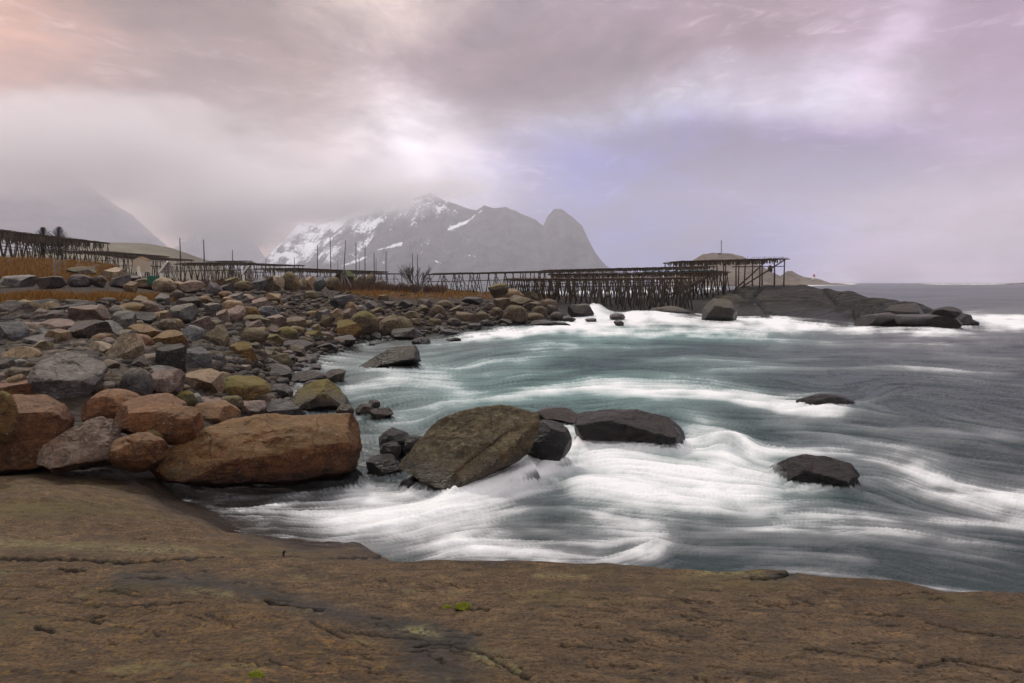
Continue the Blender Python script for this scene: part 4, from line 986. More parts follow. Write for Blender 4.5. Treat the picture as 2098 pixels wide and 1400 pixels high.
# surface height: swell, running waves and the raised white wash
sw = perlin(np.stack([DEP * (WX - PX0) / F / 5.0, DEP / 2.2, 0 * WX], -1)) * .05 + fbm(np.stack([DEP * (WX - PX0) / F / 1.6, DEP / .7, 0 * WX + 2], -1), 3) * .03
damp = np.clip(6.0 / DEP, .25, 1) * sstep(1295, 1150, WY + 0 * WX)
hz = sw + .022 * np.clip(streak, -2, 2) * np.minimum(DEP / 8, 1.5)
hz = np.where(DEP > 200, 0, hz)
hz += mound * np.where(WY > 850, .10, .10)
hz += .75 * np.exp(-((WX - 1218) / 26) ** 2 - ((WY - 641) / 8) ** 2) + .3 * np.exp(-((WX - 1320) / 60) ** 2 - ((WY - 646) / 6) ** 2) + .25 * np.exp(-((WX - 2010) / 60) ** 2 - ((WY - 660) / 6) ** 2)
hz += .16 * np.exp(-((WX - 1490) / 45) ** 2 - ((WY - 905) / 16) ** 2) - .10 * np.exp(-((WX - 1440) / 40) ** 2 - ((WY - 915) / 14) ** 2) + .12 * np.exp(-((WX - 1690) / 50) ** 2 - ((WY - 812) / 9) ** 2)
hz -= .03
Xw = (WX - PX0) / F * DEP
# depth of the water over whatever lies under it decides how clear it is
zb = np.where(DEP < 149, coast.at(WX, np.clip(DEP, 4.05, 149)), -5)
zb = np.maximum(zb, np.where(DEP < 8.9, slab.at(WX, np.clip(DEP, .65, 8.9)), -5))
from mathutils.bvhtree import BVHTree
for rec in boulders:
    o = rec[0]
    if rec[3] < 18: continue
    v = np.array([x.co[:] for x in o.data.vertices]) if len(o.data.vertices) < 3000 else None
    co = np.empty(len(o.data.vertices) * 3, dtype=np.float32); o.data.vertices.foreach_get('co', co); co = co.reshape(-1, 3) + np.array(o.location)
    if co[:, 2].min() > .12: continue
    (x0, y0, z0), (x1, y1, z1) = co.min(0), co.max(0)
    ri = np.where((DEP[:, 0] > y0) & (DEP[:, 0] < y1))[0]
    if len(ri) == 0: continue
    fc = np.empty(len(o.data.polygons) * 3, dtype=np.int32); o.data.loops.foreach_get('vertex_index', fc)
    bv = BVHTree.FromPolygons([Vector(c) for c in co.tolist()], fc.reshape(-1, 3).tolist())
    for j in ri:
        for i in np.where((Xw[j] > x0) & (Xw[j] < x1))[0]:
            hit = bv.ray_cast(Vector((Xw[j, i], DEP[j, 0], z1 + .1)), Vector((0, 0, -1)))
            if hit[0] is not None: zb[j, i] = max(zb[j, i], hit[0].z)
dpt = hz - zb
lap = blur(blur(np.exp(-np.clip(dpt, 0, 5) / .16), 6, 0), 6, 1)
hz += .11 * lap * (WY > 600)
dpt = hz - zb
clear = sstep(-.01, .26, dpt + .04 * streak)
alpha = clear * .93 + .07
sand = sstep(.5, .05, dpt)
fo = np.clip(np.where(WY < 590, fo, np.maximum(fo, np.where(WY > 770, .50, .34) * lap ** .7 * (.6 + .8 * lace) * (1 + .3 * streak))), 0, 1)
Vw = np.stack([Xw, DEP, hz], -1).reshape(-1, 3)
wme = mesh_np('sea', Vw, grid_faces(nr, nc)[:, ::-1])
for k, a in (('foam', fo), ('teal', teal), ('alpha', alpha), ('sand', sand)): fattr(wme, k, a)
def water_material():
    m, T = newmat('sea_water')
    g = T.n('ShaderNodeNewGeometry'); pos = g.outputs['Position']
    foamv = T.attr('foam')
    deep = T.mix(T.attr('teal'), (0.034, 0.046, 0.048), (0.024, 0.056, 0.052))
    deep = T.mix(T.math('MULTIPLY', T.attr('sand'), .55), deep, (0.055, 0.046, 0.044))
    milky = T.mix(T.attr('teal'), (0.25, 0.25, 0.255), (0.20, 0.30, 0.285))
    col = T.mix(T.maprange(foamv, 0.05, 0.62, 0, 1, False), deep, milky)
    col = T.mix(T.maprange(foamv, 0.4, 1.0, 0, 1, False), col, (0.72, 0.72, 0.72))
    rip = T.noise(T.mapping(pos, scale=(0.55, 1.5, 1)), 3.2, 5, 0.6, 0.3)
    b = T.n('ShaderNodeBump', inp={'Strength': 0.55, 'Distance': 0.09, 'Height': rip}).outputs[0]
    rough = T.math('ADD', 0.30, T.math('MULTIPLY', foamv, 0.5))
    p = finish(T, col, rough, b, 0.22, T.math('MAXIMUM', T.attr('alpha'), T.maprange(foamv, .5, 1.0)))
    p.inputs['IOR'].default_value = 1.33
    return m
tag(link('sea', wme, water_material()), 'grey green sea with long streaks of white foam', kind='structure')

# ------------------------------------------------------------------ grass, bush, shrubs
def blades(name, zones, mat, label, nb, hgt, wid, lean=.5, kind='stuff'):
    r = np.random.default_rng(len(name) + nb)
    V, Fc = [], []
    k = 0
    while k < nb:
        x0, x1, y0, y1, dmin = zones[r.integers(len(zones))]
        px, py = r.uniform(x0, x1), r.uniform(y0, y1)
        Y = find_Y(px, py, sea=False)
        if Y < dmin: continue
        if kind == 'stuff' and hgt[1] < .45 and math.sin(px * .11 + math.sin(px * .037) * 3) + math.sin(py * .9 + px * .05) + 1.2 * math.sin(px * .31 + 2 * math.sin(py)) + r.normal(0, .6) < .1: continue
        x = (px - PX0) / F * Y + r.normal(0, .03); y = Y + r.normal(0, .25)
        z = ground(x, y) - .03
        cl = .6 + .5 * math.sin(x * 1.7) * math.sin(y * 1.3 + x)
        h = r.uniform(*hgt) * (.6 + .6 * max(cl, 0)); w = r.uniform(.5, 1) * wid * max(1, Y / 22)
        a = r.uniform(0, 6.28); l = h * r.uniform(.1, lean)
        b = len(V); c, s = math.cos(a), math.sin(a); la = a + 1.57 + r.normal(0, .5)
        lx, ly = math.cos(la) * l, math.sin(la) * l
        V += [(x - c * w, y - s * w, z), (x + c * w, y + s * w, z), (x + lx * .45, y + ly * .45, z + h * .6), (x + lx, y + ly, z + h)]
        Fc += [(b, b + 1, b + 2), (b + 1, b + 3, b + 2)]
        k += 1
    o = link(name, mesh_np(name, np.array(V), np.array(Fc)), mat, smooth=False)
    return tag(o, label, kind=kind)
blades('grass', [(-30, 365, 607, 622, 12), (-30, 365, 610, 618, 12)], GRASS, 'strip of dry orange grass along the top of the rubble bank', 11000, (.06, .28), .012)
blades('grass', [(-30, 240, 530, 578, 24)] , GRASS, 'dry orange grass on the slope below the left drying rack', 15000, (.12, .40), .016)
blades('grass', [(735, 1190, 597, 613, 36), (700, 1100, 596, 606, 40)], GRASS, 'dry orange turf behind the far stony beach', 13000, (.08, .30), .018)
blades('shrubs', [(868, 912, 596, 604, 50), (780, 860, 592, 600, 50), (690, 790, 590, 598, 40)], TWIG_RED, 'low red brown twiggy shrubs beside the bare bush', 3600, (.3, .85), .012, .5)
blades('shrubs', [(255, 470, 582, 592, 40), (440, 600, 584, 596, 36)], TWIG_RED, 'low brown shrubs under the racks behind the boulder row', 4200, (.25, .75), .012, .5)

def bush():
    base = W(853, 594, 50); base.z = ground(base.x, base.y) - .05
    root = empty('bare_bush', base)
    tag(root, 'leafless grey bush with fine spreading twigs on the orange turf', 'bush')
    r = random.Random(4)
    def grow(mb, p, d, L, rad, lev):
        q = p + d * L
        mb.tube(p, q, rad, rad * .7, 5)
        if lev == 0: return
        for _ in range(3 if lev > 1 else 4):
            nd = (d + Vector((r.uniform(-.6, .6), r.uniform(-.6, .6), r.uniform(-.15, .5)))).normalized()
            grow(mb, p.lerp(q, r.uniform(.55, 1)), nd, L * r.uniform(.65, .85), rad * .68, lev - 1)
    for k in range(9):
        a = k * .7 + r.uniform(-.2, .2)
        mb = MB(); d = Vector((math.cos(a) * .65, math.sin(a) * .5, 1)).normalized()
        grow(mb, Vector(base) + Vector((math.cos(a) * .08, math.sin(a) * .08, 0)), d, r.uniform(.85, 1.15), .034, 3)
        mb.build('branch', TWIG, root)
bush()

def spruce(px, ptop, Y, hgt, label):
    top = W(px, ptop, Y)
    base = Vector((top.x, top.y, top.z - hgt))
    root = empty('spruce_tree', base); tag(root, label, 'tree', 'spruce trees behind the left rack')
    MB().tube(base, top - Vector((0, 0, .2)), .11, .03, 7).build('trunk', TWIG, root)
    r = random.Random(int(px)); mb = MB()
    for k in range(150):
        t = (k + r.random()) / 150
        z = base.z + hgt * (.18 + .82 * t)
        L = (1 - t) ** .9 * hgt * .40 + .06
        a = k * 2.4 + r.uniform(-.3, .3)
        d = Vector((math.cos(a), math.sin(a), .35 + .8 * t))
        p = Vector((base.x, base.y, z))
        tip = p + d * L * r.uniform(.6, 1.25)
        mb.tube(p, tip, .016, .005, 4)
        n = int(10 + L * 16)
        for q in range(n):
            s = .15 + .85 * q / n
            c = p.lerp(tip, s)
            off = Vector((r.uniform(-1, 1), r.uniform(-1, 1), r.uniform(-.3, .8))).normalized() * (.10 - .06 * s)
            mb.tube(c, c + off + d * .08, .014, .004, 3)
    mb.build('crown', NEEDLE, root)
spruce(88, 468, 62, 3.6, 'smaller left spruce top showing above the long left rack')
spruce(121, 467, 62, 3.9, 'larger right spruce top with jagged crown above the long left rack')

# ------------------------------------------------------------------ drying racks
def rack(label, A, B, Y0, Y1, depth, bents, hang=.0, mat=WOOD, spread=.5, beams=3, mid=True, rows=2, polegap=.28, over=.4, xleg=True, legmin=-.2, brace=.5, seed=1, deckmat=None, hangmat=FRINGE, lr=.045):
    r = random.Random(seed)
    a = W(A[0], A[1], Y0); b = W(B[0], B[1], Y1)
    d = b - a; L = d.length; dh = Vector((d.x, d.y, 0)).normalized(); nrm = Vector((-dh.y, dh.x, 0))
    if nrm.x * (a.x + b.x) + nrm.y * (a.y + b.y) < 0: nrm = -nrm
    base = Vector(((a.x + b.x) / 2, (a.y + b.y) / 2, ground((a.x + b.x) / 2, (a.y + b.y) / 2)))
    root = empty('drying_rack', base); tag(root, label, 'drying rack', 'wooden fish drying racks by the shore')
    for q in range(bents):
        t = (q + .25 * r.uniform(-1, 1)) / max(bents - 1, 1); t = min(max(t, 0), 1)
        for k in range(rows):
            off = nrm * depth * k / max(rows - 1, 1)
            top = a.lerp(b, t) + off - Vector((0, 0, .05))
            for s in ((-1, 1) if xleg else (r.uniform(-.3, .3),)):
                foot = top + dh * s * spread * r.uniform(.6, 1.2)
                foot.z = max(ground(foot.x, foot.y), legmin) - .1
                if top.z - foot.z < .3: foot.z = top.z - .5
                tp = top - dh * s * .06 + Vector((0, 0, r.uniform(0, .18)))
                MB().tube(foot, tp, lr * r.uniform(.9, 1.2), lr * .8, 6, .03, 2).build('leg', mat, root, True)
        if r.random() < brace and q < bents - 1:
            p0 = a.lerp(b, t); p1 = a.lerp(b, min(1, t + 1.2 / max(bents - 1, 1)))
            g0 = Vector((p1.x, p1.y, max(ground(p1.x, p1.y), 0)))
            MB().tube(p0 - Vector((0, 0, .1)), g0.lerp(p1, .15), .035, .03, 5, .03, 2).build('brace', mat, root, True)
    for k in range(beams):
        off = nrm * depth * k / max(beams - 1, 1)
        MB().tube(a + off - dh * over * r.uniform(.5, 1), b + off + dh * over * r.uniform(.5, 1), .06, .05, 6, .05, 8).build('beam', mat, root, True)
    if mid:
        for k in range(rows):
            off = nrm * depth * k / max(rows - 1, 1)
            ga = ground(a.x, a.y)
            dz = Vector((0, 0, -.42 * max(.8, a.z - max(ga, 0))))
            MB().tube(a + off + dz, b + off + dz, .035, .03, 5, .04, 6).build('rail', mat, root, True)
    mb = MB(); m = int(L / polegap)
    for k in range(m + 1):
        p = a.lerp(b, k / m) + Vector((0, 0, .07 + r.uniform(0, .05)))
        mb.tube(p - nrm * (.25 + r.uniform(0, .2)) + dh * r.uniform(-.06, .06), p + nrm * (depth + r.uniform(.1, .4)) + dh * r.uniform(-.1, .1) + Vector((0, 0, r.uniform(-.02, .06))), r.uniform(.02, .032), r.uniform(.014, .02), 5)
    mb.build('deck_poles', deckmat or mat, root, True)['kind'] = 'stuff'
    if hang > 0:
        mb = MB()
        nx = int(L / .10)
        for k in range(nx):
            for row in range(4):
                if r.random() < .12: continue
                t = (k + r.random()) / nx
                p = a.lerp(b, t) + nrm * depth * (row + r.random() * .8) / 4 + Vector((0, 0, .02))
                l = hang * r.uniform(.55, 1.1)
                mb.bar(p, p - Vector((r.uniform(-.04, .04), r.uniform(-.04, .04), l)), r.uniform(.05, .10), r.uniform(.02, .05), up=(r.uniform(-1, 1), 1, 0))
        mb.build('hanging_fringe', hangmat, root)['kind'] = 'stuff'
    return root, a, b, dh, nrm

rack('long left rack with a sagging full deck above the orange grass slope', (-60, 466), (221, 500), 48, 68, 7.0, 16, hang=.6, rows=3, spread=.6, seed=2, brace=.8, mid=True)
rack('low rack with flat roof in front of the grassy hill', (218, 517), (345, 527), 70, 88, 5.0, 8, hang=.25, seed=3)
rack('small lower rack between the white gabled frame and the grassy hill', (300, 528), (395, 534), 78, 96, 4.0, 6, hang=.15, seed=4)
rack('dark rack behind the tall poles left of the small white gabled frame', (385, 540), (520, 539), 78, 84, 6.0, 12, hang=.35, seed=5)
rack('rack with raised roof directly behind the small white gabled frame', (462, 536), (514, 536), 92, 96, 4.5, 5, hang=.1, seed=6)
rack('open slatted rack right of the small white gabled frame', (510, 541), (622, 545), 82, 94, 5.5, 10, hang=.12, seed=7)
rack('long low rack behind the standing stones and the pole group', (600, 551), (793, 558), 72, 92, 6.0, 14, hang=.35, seed=8)
rack('short open rack end with bare crossed legs left of the bare bush', (775, 562), (823, 562), 84, 90, 4.0, 4, seed=9, polegap=.5)
rack('long bare rack on crossed legs reaching out from the orange turf', (907, 562), (1150, 557), 58, 64, 4.5, 15, rows=2, seed=10, spread=.45, deckmat=WOOD)
rack('back rack with the highest long deck in the group over the water', (1117, 555), (1462, 547), 66, 68, 4.5, 16, hang=.30, seed=11, rows=2)
rack('middle rack with a thick hanging fringe over the dark rocks', (1130, 562), (1490, 558), 57, 56, 4.5, 20, hang=.42, rows=3, seed=12, spread=.35, lr=.05)
rack('front rack with orange brown deck closest to the white surf', (1040, 573), (1412, 570), 50.5, 48.5, 3.6, 22, hang=.18, rows=3, seed=13, spread=.3, mat=WOOD, deckmat=WOOD_ORANGE, lr=.055, legmin=-.3)
# the high platform on the headland
root, a, b, dh, nrm = rack('high platform rack with propped overhanging end on the headland', (1394, 537), (1610, 531), 56, 57, 4.2, 9, hang=.42, rows=2, xleg=False, mid=False, seed=14, brace=0, lr=.07)
for k in (0, 1):
    p0 = W(1500 + k * 6, 582, 57 + k * 3); p0.z = max(ground(p0.x, p0.y), 0)
    MB().tube(p0, b + nrm * (k * 3.5) - Vector((0, 0, .02)), .08, .07, 6).build('prop', WOOD, root, True)
MB().tube(W(1500, 547, 57), W(1606, 546, 58), .05, .04, 6).build('rail', WOOD, root, True)
MB().tube(W(1540, 527.5, 57), W(1606, 527, 57), .015, .015, 5).build('rail', WOOD, root, True)
for x in (1532, 1566, 1586, 1604): MB().tube(W(x, 532, 57), W(x, 525.5, 57), .02, .015, 5).build('rail_post', WOOD, root, True)
for k in (0, 1, 2):
    p0 = W(1372 + k * 12, 604 - k * 3, 52 + k * 2); p1 = W(1448 + k * 8, 566 - k * 2, 55 + k * 2)
    MB().tube(p0, p1, .08, .07, 6).build('ramp_pole', WOOD, root, True)
c = W(1578, 551, 56.5); mb = MB()
rr2 = random.Random(3)
for k in range(26): mb.bar(c + Vector((rr2.uniform(-.16, .16), rr2.uniform(-.14, .14), rr2.uniform(.1, .34))), c + Vector((rr2.uniform(-.22, .22), rr2.uniform(-.18, .18), rr2.uniform(-.34, -.1))), .09, .04)
mb.tube(c + Vector((0, 0, .2)), c + Vector((0, 0, .95)), .015, .015, 4)
tag(mb.build('hanging_bundle', FRINGE), 'dark ragged bundle hanging under the platform end', 'bundle')
def net():
    V = []; n, m = 90, 6
    a, b = W(1318, 556.5, 62.5), W(1468, 553, 63)
    for j in range(m):
        for i in range(n):
            p = a.lerp(b, i / (n - 1)); V.append((p.x, p.y + j * .05, p.z - j * .07 + .05 * math.sin(i * .7) + .03 * math.sin(i * 2.3 + j)))
    me = mesh_np('fishing_net', np.array(V), grid_faces(m, n))
    o = link('fishing_net', me, NETTING)
    md = o.modifiers.new('thick', 'SOLIDIFY'); md.thickness = .04
    tag(o, 'strip of blue green netting draped between the back and middle racks', 'net')
net()

# poles
def pole(px, p0, p1, Y, label, rad=.05, lean=0.0, mat=POLE_MAT, group='thin upright poles behind the boulder row'):
    b = W(px, p1, Y); t = W(px + lean, p0, Y)
    b.z = min(b.z, ground(b.x, b.y)) - .1
    o = MB().tube(b, t, rad, rad * .6, 7, .01, 3).build('pole', mat, None, True)
    tag(o, label, 'pole', group)
    return o
POLES = [(371, 488, 575, 46, -2.5, 'tallest dark pole just right of the white gabled frame', .06), (420, 491, 578, 46, -3, 'dark pole second right of the white gabled frame', .06),
 (478, 512, 570, 52, -2, 'short dark pole left of the small white gabled frame', .055), (545, 528, 570, 58, 0, 'low grey pole rising over the tan standing stone', .055),
 (604, 527, 562, 70, -1, 'faint pole at the right end of the open slatted rack', .05), (650, 503, 575, 55, .5, 'pole above the blue grey standing stone', .055),
 (679, 489, 572, 55, -2.5, 'tallest pole of the middle group in front of the snowy mountain', .055), (703, 493, 556, 56, 5, 'pole leaning right above the mossy shed', .055),
 (730, 497, 572, 56, -1, 'straight tall pole just right of the mossy shed', .055), (736, 528, 568, 70, 0, 'short thin pole between two tall ones right of the mossy shed', .045),
 (748, 502, 577, 56, 0, 'tall pole left of a pair of short poles near the rack end', .055), (767, 517, 577, 56, -.5, 'pole with a shorter thin pole close at its right', .055),
 (770.5, 528, 575, 64, 0, 'thin short pole of a close pair near the rack end', .045), (791, 515, 565, 60, 0, 'rightmost pole of the group at the rack end', .055),
 (692, 533, 560, 80, 0, 'faint short pole left of the leaning pole', .045), (846, 520, 592, 54, -1, 'left pole of two standing in the bare bush', .05), (856, 521, 592, 54, -1, 'right pole of two standing in the bare bush', .05)]
for px, p0, p1, Y, ln, lab, rad in POLES: pole(px, p0, p1, Y, lab, rad, ln)
pole(113, 530, 578, 30, 'left grey post with a pale lower end in front of the left rack', .055, -3, WOOD_GREY, 'grey posts in front of the left rack')
pole(122, 524, 562, 32, 'shorter right grey post in front of the left rack', .06, 0, WOOD_GREY, 'grey posts in front of the left rack')

# gabled frames
def frame(px0, px1, ptop, peave, pbot, Y, label, mat, mat2, legs=True):
    px = (px0 + px1) / 2
    base = W(px, pbot, Y)
    root = empty('gabled_frame', base); tag(root, label, 'frame', 'small gabled frames behind the boulder row')
    L, R, T = W(px0, peave, Y), W(px1, peave, Y), W(px0 + (px1 - px0) * .62, ptop, Y)
    s = Y / F
    MB().bar(L, T, .10, .18, (0, 1, 0)).build('rafter', mat, root)
    MB().bar(T + Vector((.03, .02, 0)), R, .05, .09, (0, 1, 0)).build('rafter', mat2, root)
    MB().bar(L + Vector((.1, .03, 0)), R + Vector((0, .03, 0)), .06, .07).build('tie', mat2, root)
    for k in range(1, 7):
        t = k / 7; p = L.lerp(R, t) + Vector((0, .06, 0))
        tx = (T.x - L.x) / (R.x - L.x)
        h = (T.z - L.z) * (t / tx if t < tx else (1 - t) / (1 - tx))
        if h > .1: MB().bar(p, p + Vector((0, 0, h)), .05, .03, (0, 1, 0)).build('slat', mat2, root)
    bl = W(px0 + 3, pbot, Y); MB().bar(Vector((bl.x, bl.y, ground(bl.x, bl.y) - .1)), L + Vector((.1, 0, -.02)), .13, .10, (0, 1, 0)).build('post', mat, root)
    p = W(px1 - 4, peave, Y); MB().bar(p, W(px1 + 8, pbot + 3, Y - .3), .10, .08, (0, 1, 0)).build('brace', mat2, root)
    p = W(px0 + (px1 - px0) * .4, peave, Y + .4); MB().bar(p, W(px0 + (px1 - px0) * .75, pbot, Y + .4), .08, .06, (0, 1, 0)).build('brace', mat2, root)
frame(327, 355, 536, 558, 574, 36, 'larger white gabled frame with slatted front and a slanting brace', WHITE, WOOD_GREY)
frame(496, 518, 545, 562, 576, 44, 'smaller white gabled frame between the ochre boulders', WHITE, WOOD_GREY)
frame(698, 712, 553, 565, 586, 50, 'brown weathered gable end on the mossy mound', WOOD_GREY, WOOD_GREY)
def shed():
    Y = 51; base = W(700, 590, Y); base.z = ground(base.x, base.y)
    root = empty('turf_shed', base); tag(root, 'small dark shed with green mossy roof behind the standing stones', 'shed')
    a, b = W(688, 566, Y), W(712, 566, Y + .2)
    mb = MB()
    x0, x1, y0, y1 = a.x, b.x, Y + .15, Y + 2.2
    z0, z1, zr = base.z - .1, a.z, W(700, 554, Y).z
    xm = (x0 + x1) / 2 + .1
    mb.v = [Vector(v) for v in ((x0, y0, z0), (x1, y0, z0), (x1, y0, z1), (xm, y0, zr - .03), (x0, y0, z1), (x0, y1, z0), (x1, y1, z0), (x1, y1, z1), (xm, y1, zr - .03), (x0, y1, z1))]
    mb.f = [(0, 1, 2, 3, 4), (9, 8, 7, 6, 5), (0, 4, 9, 5), (1, 6, 7, 2)]
    mb.build('wall', WOOD, root)
    for s, xe in ((-1, x0), (1, x1)):
        MB().bar(Vector((xm, (y0 + y1) / 2, zr)), Vector((xe + s * .12, (y0 + y1) / 2, z1 - .06)), y1 - y0 + .3, .06, (0, 0, 1)).build('roof_slope', simple('mossy_roof', (0.06, 0.075, 0.02), .95, .5, 5), root)
shed()
def hut():
    Y = 62; base = W(288, 552, Y); root = empty('hut', base); tag(root, 'pale cream hut wall half hidden under the low rack', 'hut')
    s = Y / F; x0, x1 = W(272, 0, Y).x, W(300, 0, Y).x; z0, z1, zr = base.z - .3, W(0, 533, Y).z, W(0, 527, Y).z
    mb = MB(); xm = x0 + (x1 - x0) * .45
    mb.v = [Vector(v) for v in ((x0, Y, z0), (x1, Y, z0), (x1, Y, z1), (xm, Y, zr), (x0, Y, z1), (x0, Y + .7, z0), (x1, Y + .7, z0), (x1, Y + .7, z1), (xm, Y + .7, zr), (x0, Y + .7, z1))]
    mb.f = [(0, 1, 2, 3, 4), (9, 8, 7, 6, 5), (0, 4, 9, 5), (1, 6, 7, 2)]
    mb.build('wall', CREAM, root)
    for sg, xe in ((-1, x0), (1, x1)): MB().bar(Vector((xm, Y + .35, zr + .03)), Vector((xe + sg * .04, Y + .35, z1)), .75, .04).build('roof_slope', WOOD_ORANGE, root)
hut()
def gatepost():
    mb = MB(); b0 = W(287, 569, 40)
    pts = [W(x, y, 40) for x, y in ((288, 570), (285, 562), (283.5, 554), (284.5, 547))]
    for p, q in zip(pts[:-1], pts[1:]): mb.bar(p, q, .16, .09, (0, 1, 0))
    o = mb.build('curved_board', WHITE); tag(o, 'pale curved upright board left of the white gabled frame', 'board')
gatepost()
def sticks():
    for (x0, y0, x1, y1, lab) in ((636, 647, 668, 633, 'thin orange driftwood stick lying across the rubble bank'), (820, 610, 838, 605, 'short dark plank lying on the orange turf'), (868, 606, 905, 607, 'long pale plank lying on the orange turf near the bush')):
        Y0, Y1 = find_Y(x0, y0), find_Y(x1, y1)
        o = MB().tube(W(x0, y0 - 4, Y0), W(x1, y1 - 4, Y1), .04, .025, 6, .02, 3).build('driftwood', WOOD_ORANGE if 'dark' not in lab else WOOD, None, True)
        tag(o, lab, 'driftwood')
sticks()
# green tin behind boulders, peg, moss
o = MB().bar(W(308, 574, 29), W(320, 574, 29), .5, .42).build('crate', simple('green_plastic', (0.02, 0.10, 0.06), .5, .1, 3)); tag(o, 'small green crate wedged between two row boulders', 'crate')
def slab_point(px, py):
    z = slab.at(np.full(len(slab.Y), float(px)), slab.Y); pr = PY0 + (H - z) * F / slab.Y
    k = np.argmax(pr <= py); Y = slab.Y[k]; return Vector(((px - PX0) / F * Y, Y, z[k]))
p = slab_point(582, 1141)
mb = MB().tube(p - Vector((0, 0, .03)), p + Vector((-.004, 0, .022)), .006, .006, 8).tube(p + Vector((-.004, 0, .022)), p + Vector((.004, 0, .034)), .008, .007, 8)
tag(mb.build('iron_peg', METAL, None, True), 'small black iron peg standing on the rock ledge', 'peg')
def tuft(px, py, wpx, label, n=260):
    c = slab_point(px, py); s = c.y / F; r = random.Random(int(px)); mb = MB()
    for _ in range(n):
        rr_ = math.sqrt(r.random()); a = r.uniform(0, 6.28)
        b = c + Vector((math.cos(a) * rr_ * wpx * s * .5, math.sin(a) * rr_ * wpx * s * .3, -.004))
        mb.tube(b, b + Vector((r.uniform(-.008, .008), r.uniform(-.008, .004), r.uniform(.006, .024) * (1.1 - rr_ * .6))), .0028, .0006, 3)
    tag(mb.build('moss_tuft', MOSS), label, 'moss tuft', 'moss tufts on the foreground rock')
tuft(950, 1248, 34, 'bright yellow green moss tuft in a dark hole of the foreground rock', 320)
tuft(525, 1386, 32, 'flat yellow green moss tuft near the bottom edge of the foreground rock', 260)
tuft(915, 1246, 16, 'tiny pale green moss tuft left of the dark hole', 80)

# ------------------------------------------------------------------ hills, islands, mountains
def ridge(name, sil, Yr, width, mat, label, seed, rough=.10, ns=420, nv=110, snow=None, gul=9.0, power=1.25, back=.8):
    sil = np.array(sil, float)
    px = np.linspace(sil[0, 0], sil[-1, 0], ns)
    py = np.interp(px, sil[:, 0], sil[:, 1])
    Y = np.interp(px, [p[0] for p in Yr], [p[1] for p in Yr])
    jag = fbm(np.stack([px / 14, 0 * px + seed, 0 * px], -1), 4) * np.clip((PY0 - py) * .03, 0, 2.6) * (rough / .1)
    zr = H + (PY0 - py + jag) / F * Y
    zr = np.maximum(zr, .5)
    v = np.concatenate([np.linspace(-1, 0, nv // 3)[:-1], np.linspace(0, 1, nv)])
    Vv, PXm = np.meshgrid(v, px, indexing='ij')
    Zr = np.broadcast_to(zr, Vv.shape); Ym = np.broadcast_to(Y, Vv.shape)
    f = np.clip(1 - np.abs(Vv), 0, 1) ** power
    Wd = width * (.45 + .55 * Zr / zr.max())
    yy = Ym - np.where(Vv > 0, Vv * Wd, Vv * Wd * back)
    z = Zr * f - 3 * (f < .02)
    X = (PXm - PX0) / F * Ym
    arc = np.cumsum(np.concatenate([[0], np.hypot(np.diff((px - PX0) / F * Y), np.diff(Y))])); arc = np.broadcast_to(arc, Vv.shape)
    S = zr.max()
    q = np.stack([arc / S * gul * .5 + .25 * fbm(np.stack([arc / S * 2, Vv * 2, 0 * Vv], -1), 2), Vv * 1.1, 0 * Vv + seed], -1)
    nz = fbm(q, 5, .55, ridged=True) - .35
    nz2 = fbm(np.stack([arc / S * 6, Vv * 6, 0 * Vv + seed], -1), 4)
    env = np.clip(np.abs(Vv) * 4, 0, 1) * np.clip((1 - np.abs(Vv)) * 4, 0, 1)
    z = z + (nz * rough * 1.6 + nz2 * rough * .5) * Zr * env
    yy = yy + nz * Wd * .10 * env
    me = mesh_np(name, np.stack([X, yy, z], -1).reshape(-1, 3), grid_faces(*Vv.shape))
    if snow is not None: fattr(me, 'snow', snow(PXm, z, z / S, nz, nz2, Vv, yy))
    return tag(link(name, me, mat), label, kind='structure')

def mountain_mat(name, c0, c1, sc):
    m, T = newmat(name)
    g = T.n('ShaderNodeNewGeometry'); pos = g.outputs['Position']
    nz = T.noise(T.mapping(pos, scale=(1, 1, .5)), sc, 8, 0.65, 0.4)
    col = T.mix(T.maprange(nz, .35, .65), c0, c1)
    sm = T.maprange(T.math('ADD', T.attr('snow'), T.math('MULTIPLY', T.math('SUBTRACT', T.noise(T.mapping(pos, scale=(1, .6, .45)), sc * 5, 7, .72, .5), .5), 1.5)), .42, .58)
    col = T.mix(sm, col, (.82, .84, .88))
    b = T.n('ShaderNodeBump', inp={'Strength': 1.0, 'Distance': 12.0, 'Height': nz}).outputs[0]
    finish(T, col, .9, b, .1)
    return m
MTN = mountain_mat('mountain_rock', (.016, .017, .026), (.085, .080, .095), .014)
def snow_main(PX, z, zn, nz, nz2, V, yy):
    py = PY0 - (z - H) * F / yy
    left = sstep(900, 640, PX)
    s = .16 + .44 * left + .36 * sstep(.45, .95, zn) * sstep(1010, 900, PX) - .35 * sstep(.26, .08, zn) + nz2 * .55 - nz * .35
    s = s - .5 * sstep(940, 1060, PX)
    for pts, w in (([(990, 430), (960, 455), (930, 470)], 3), ([(925, 535), (945, 545), (968, 543)], 2.5), ([(775, 545), (800, 528)], 2.5), ([(820, 512), (858, 500)], 3), ([(640, 520), (660, 527)], 4), ([(968, 522), (990, 526)], 2), ([(1100, 515), (1108, 524)], 1.6)):
        s = s + .6 * np.exp(-(seg_dist(PX, py, pts)[0] / w) ** 2)
    return s
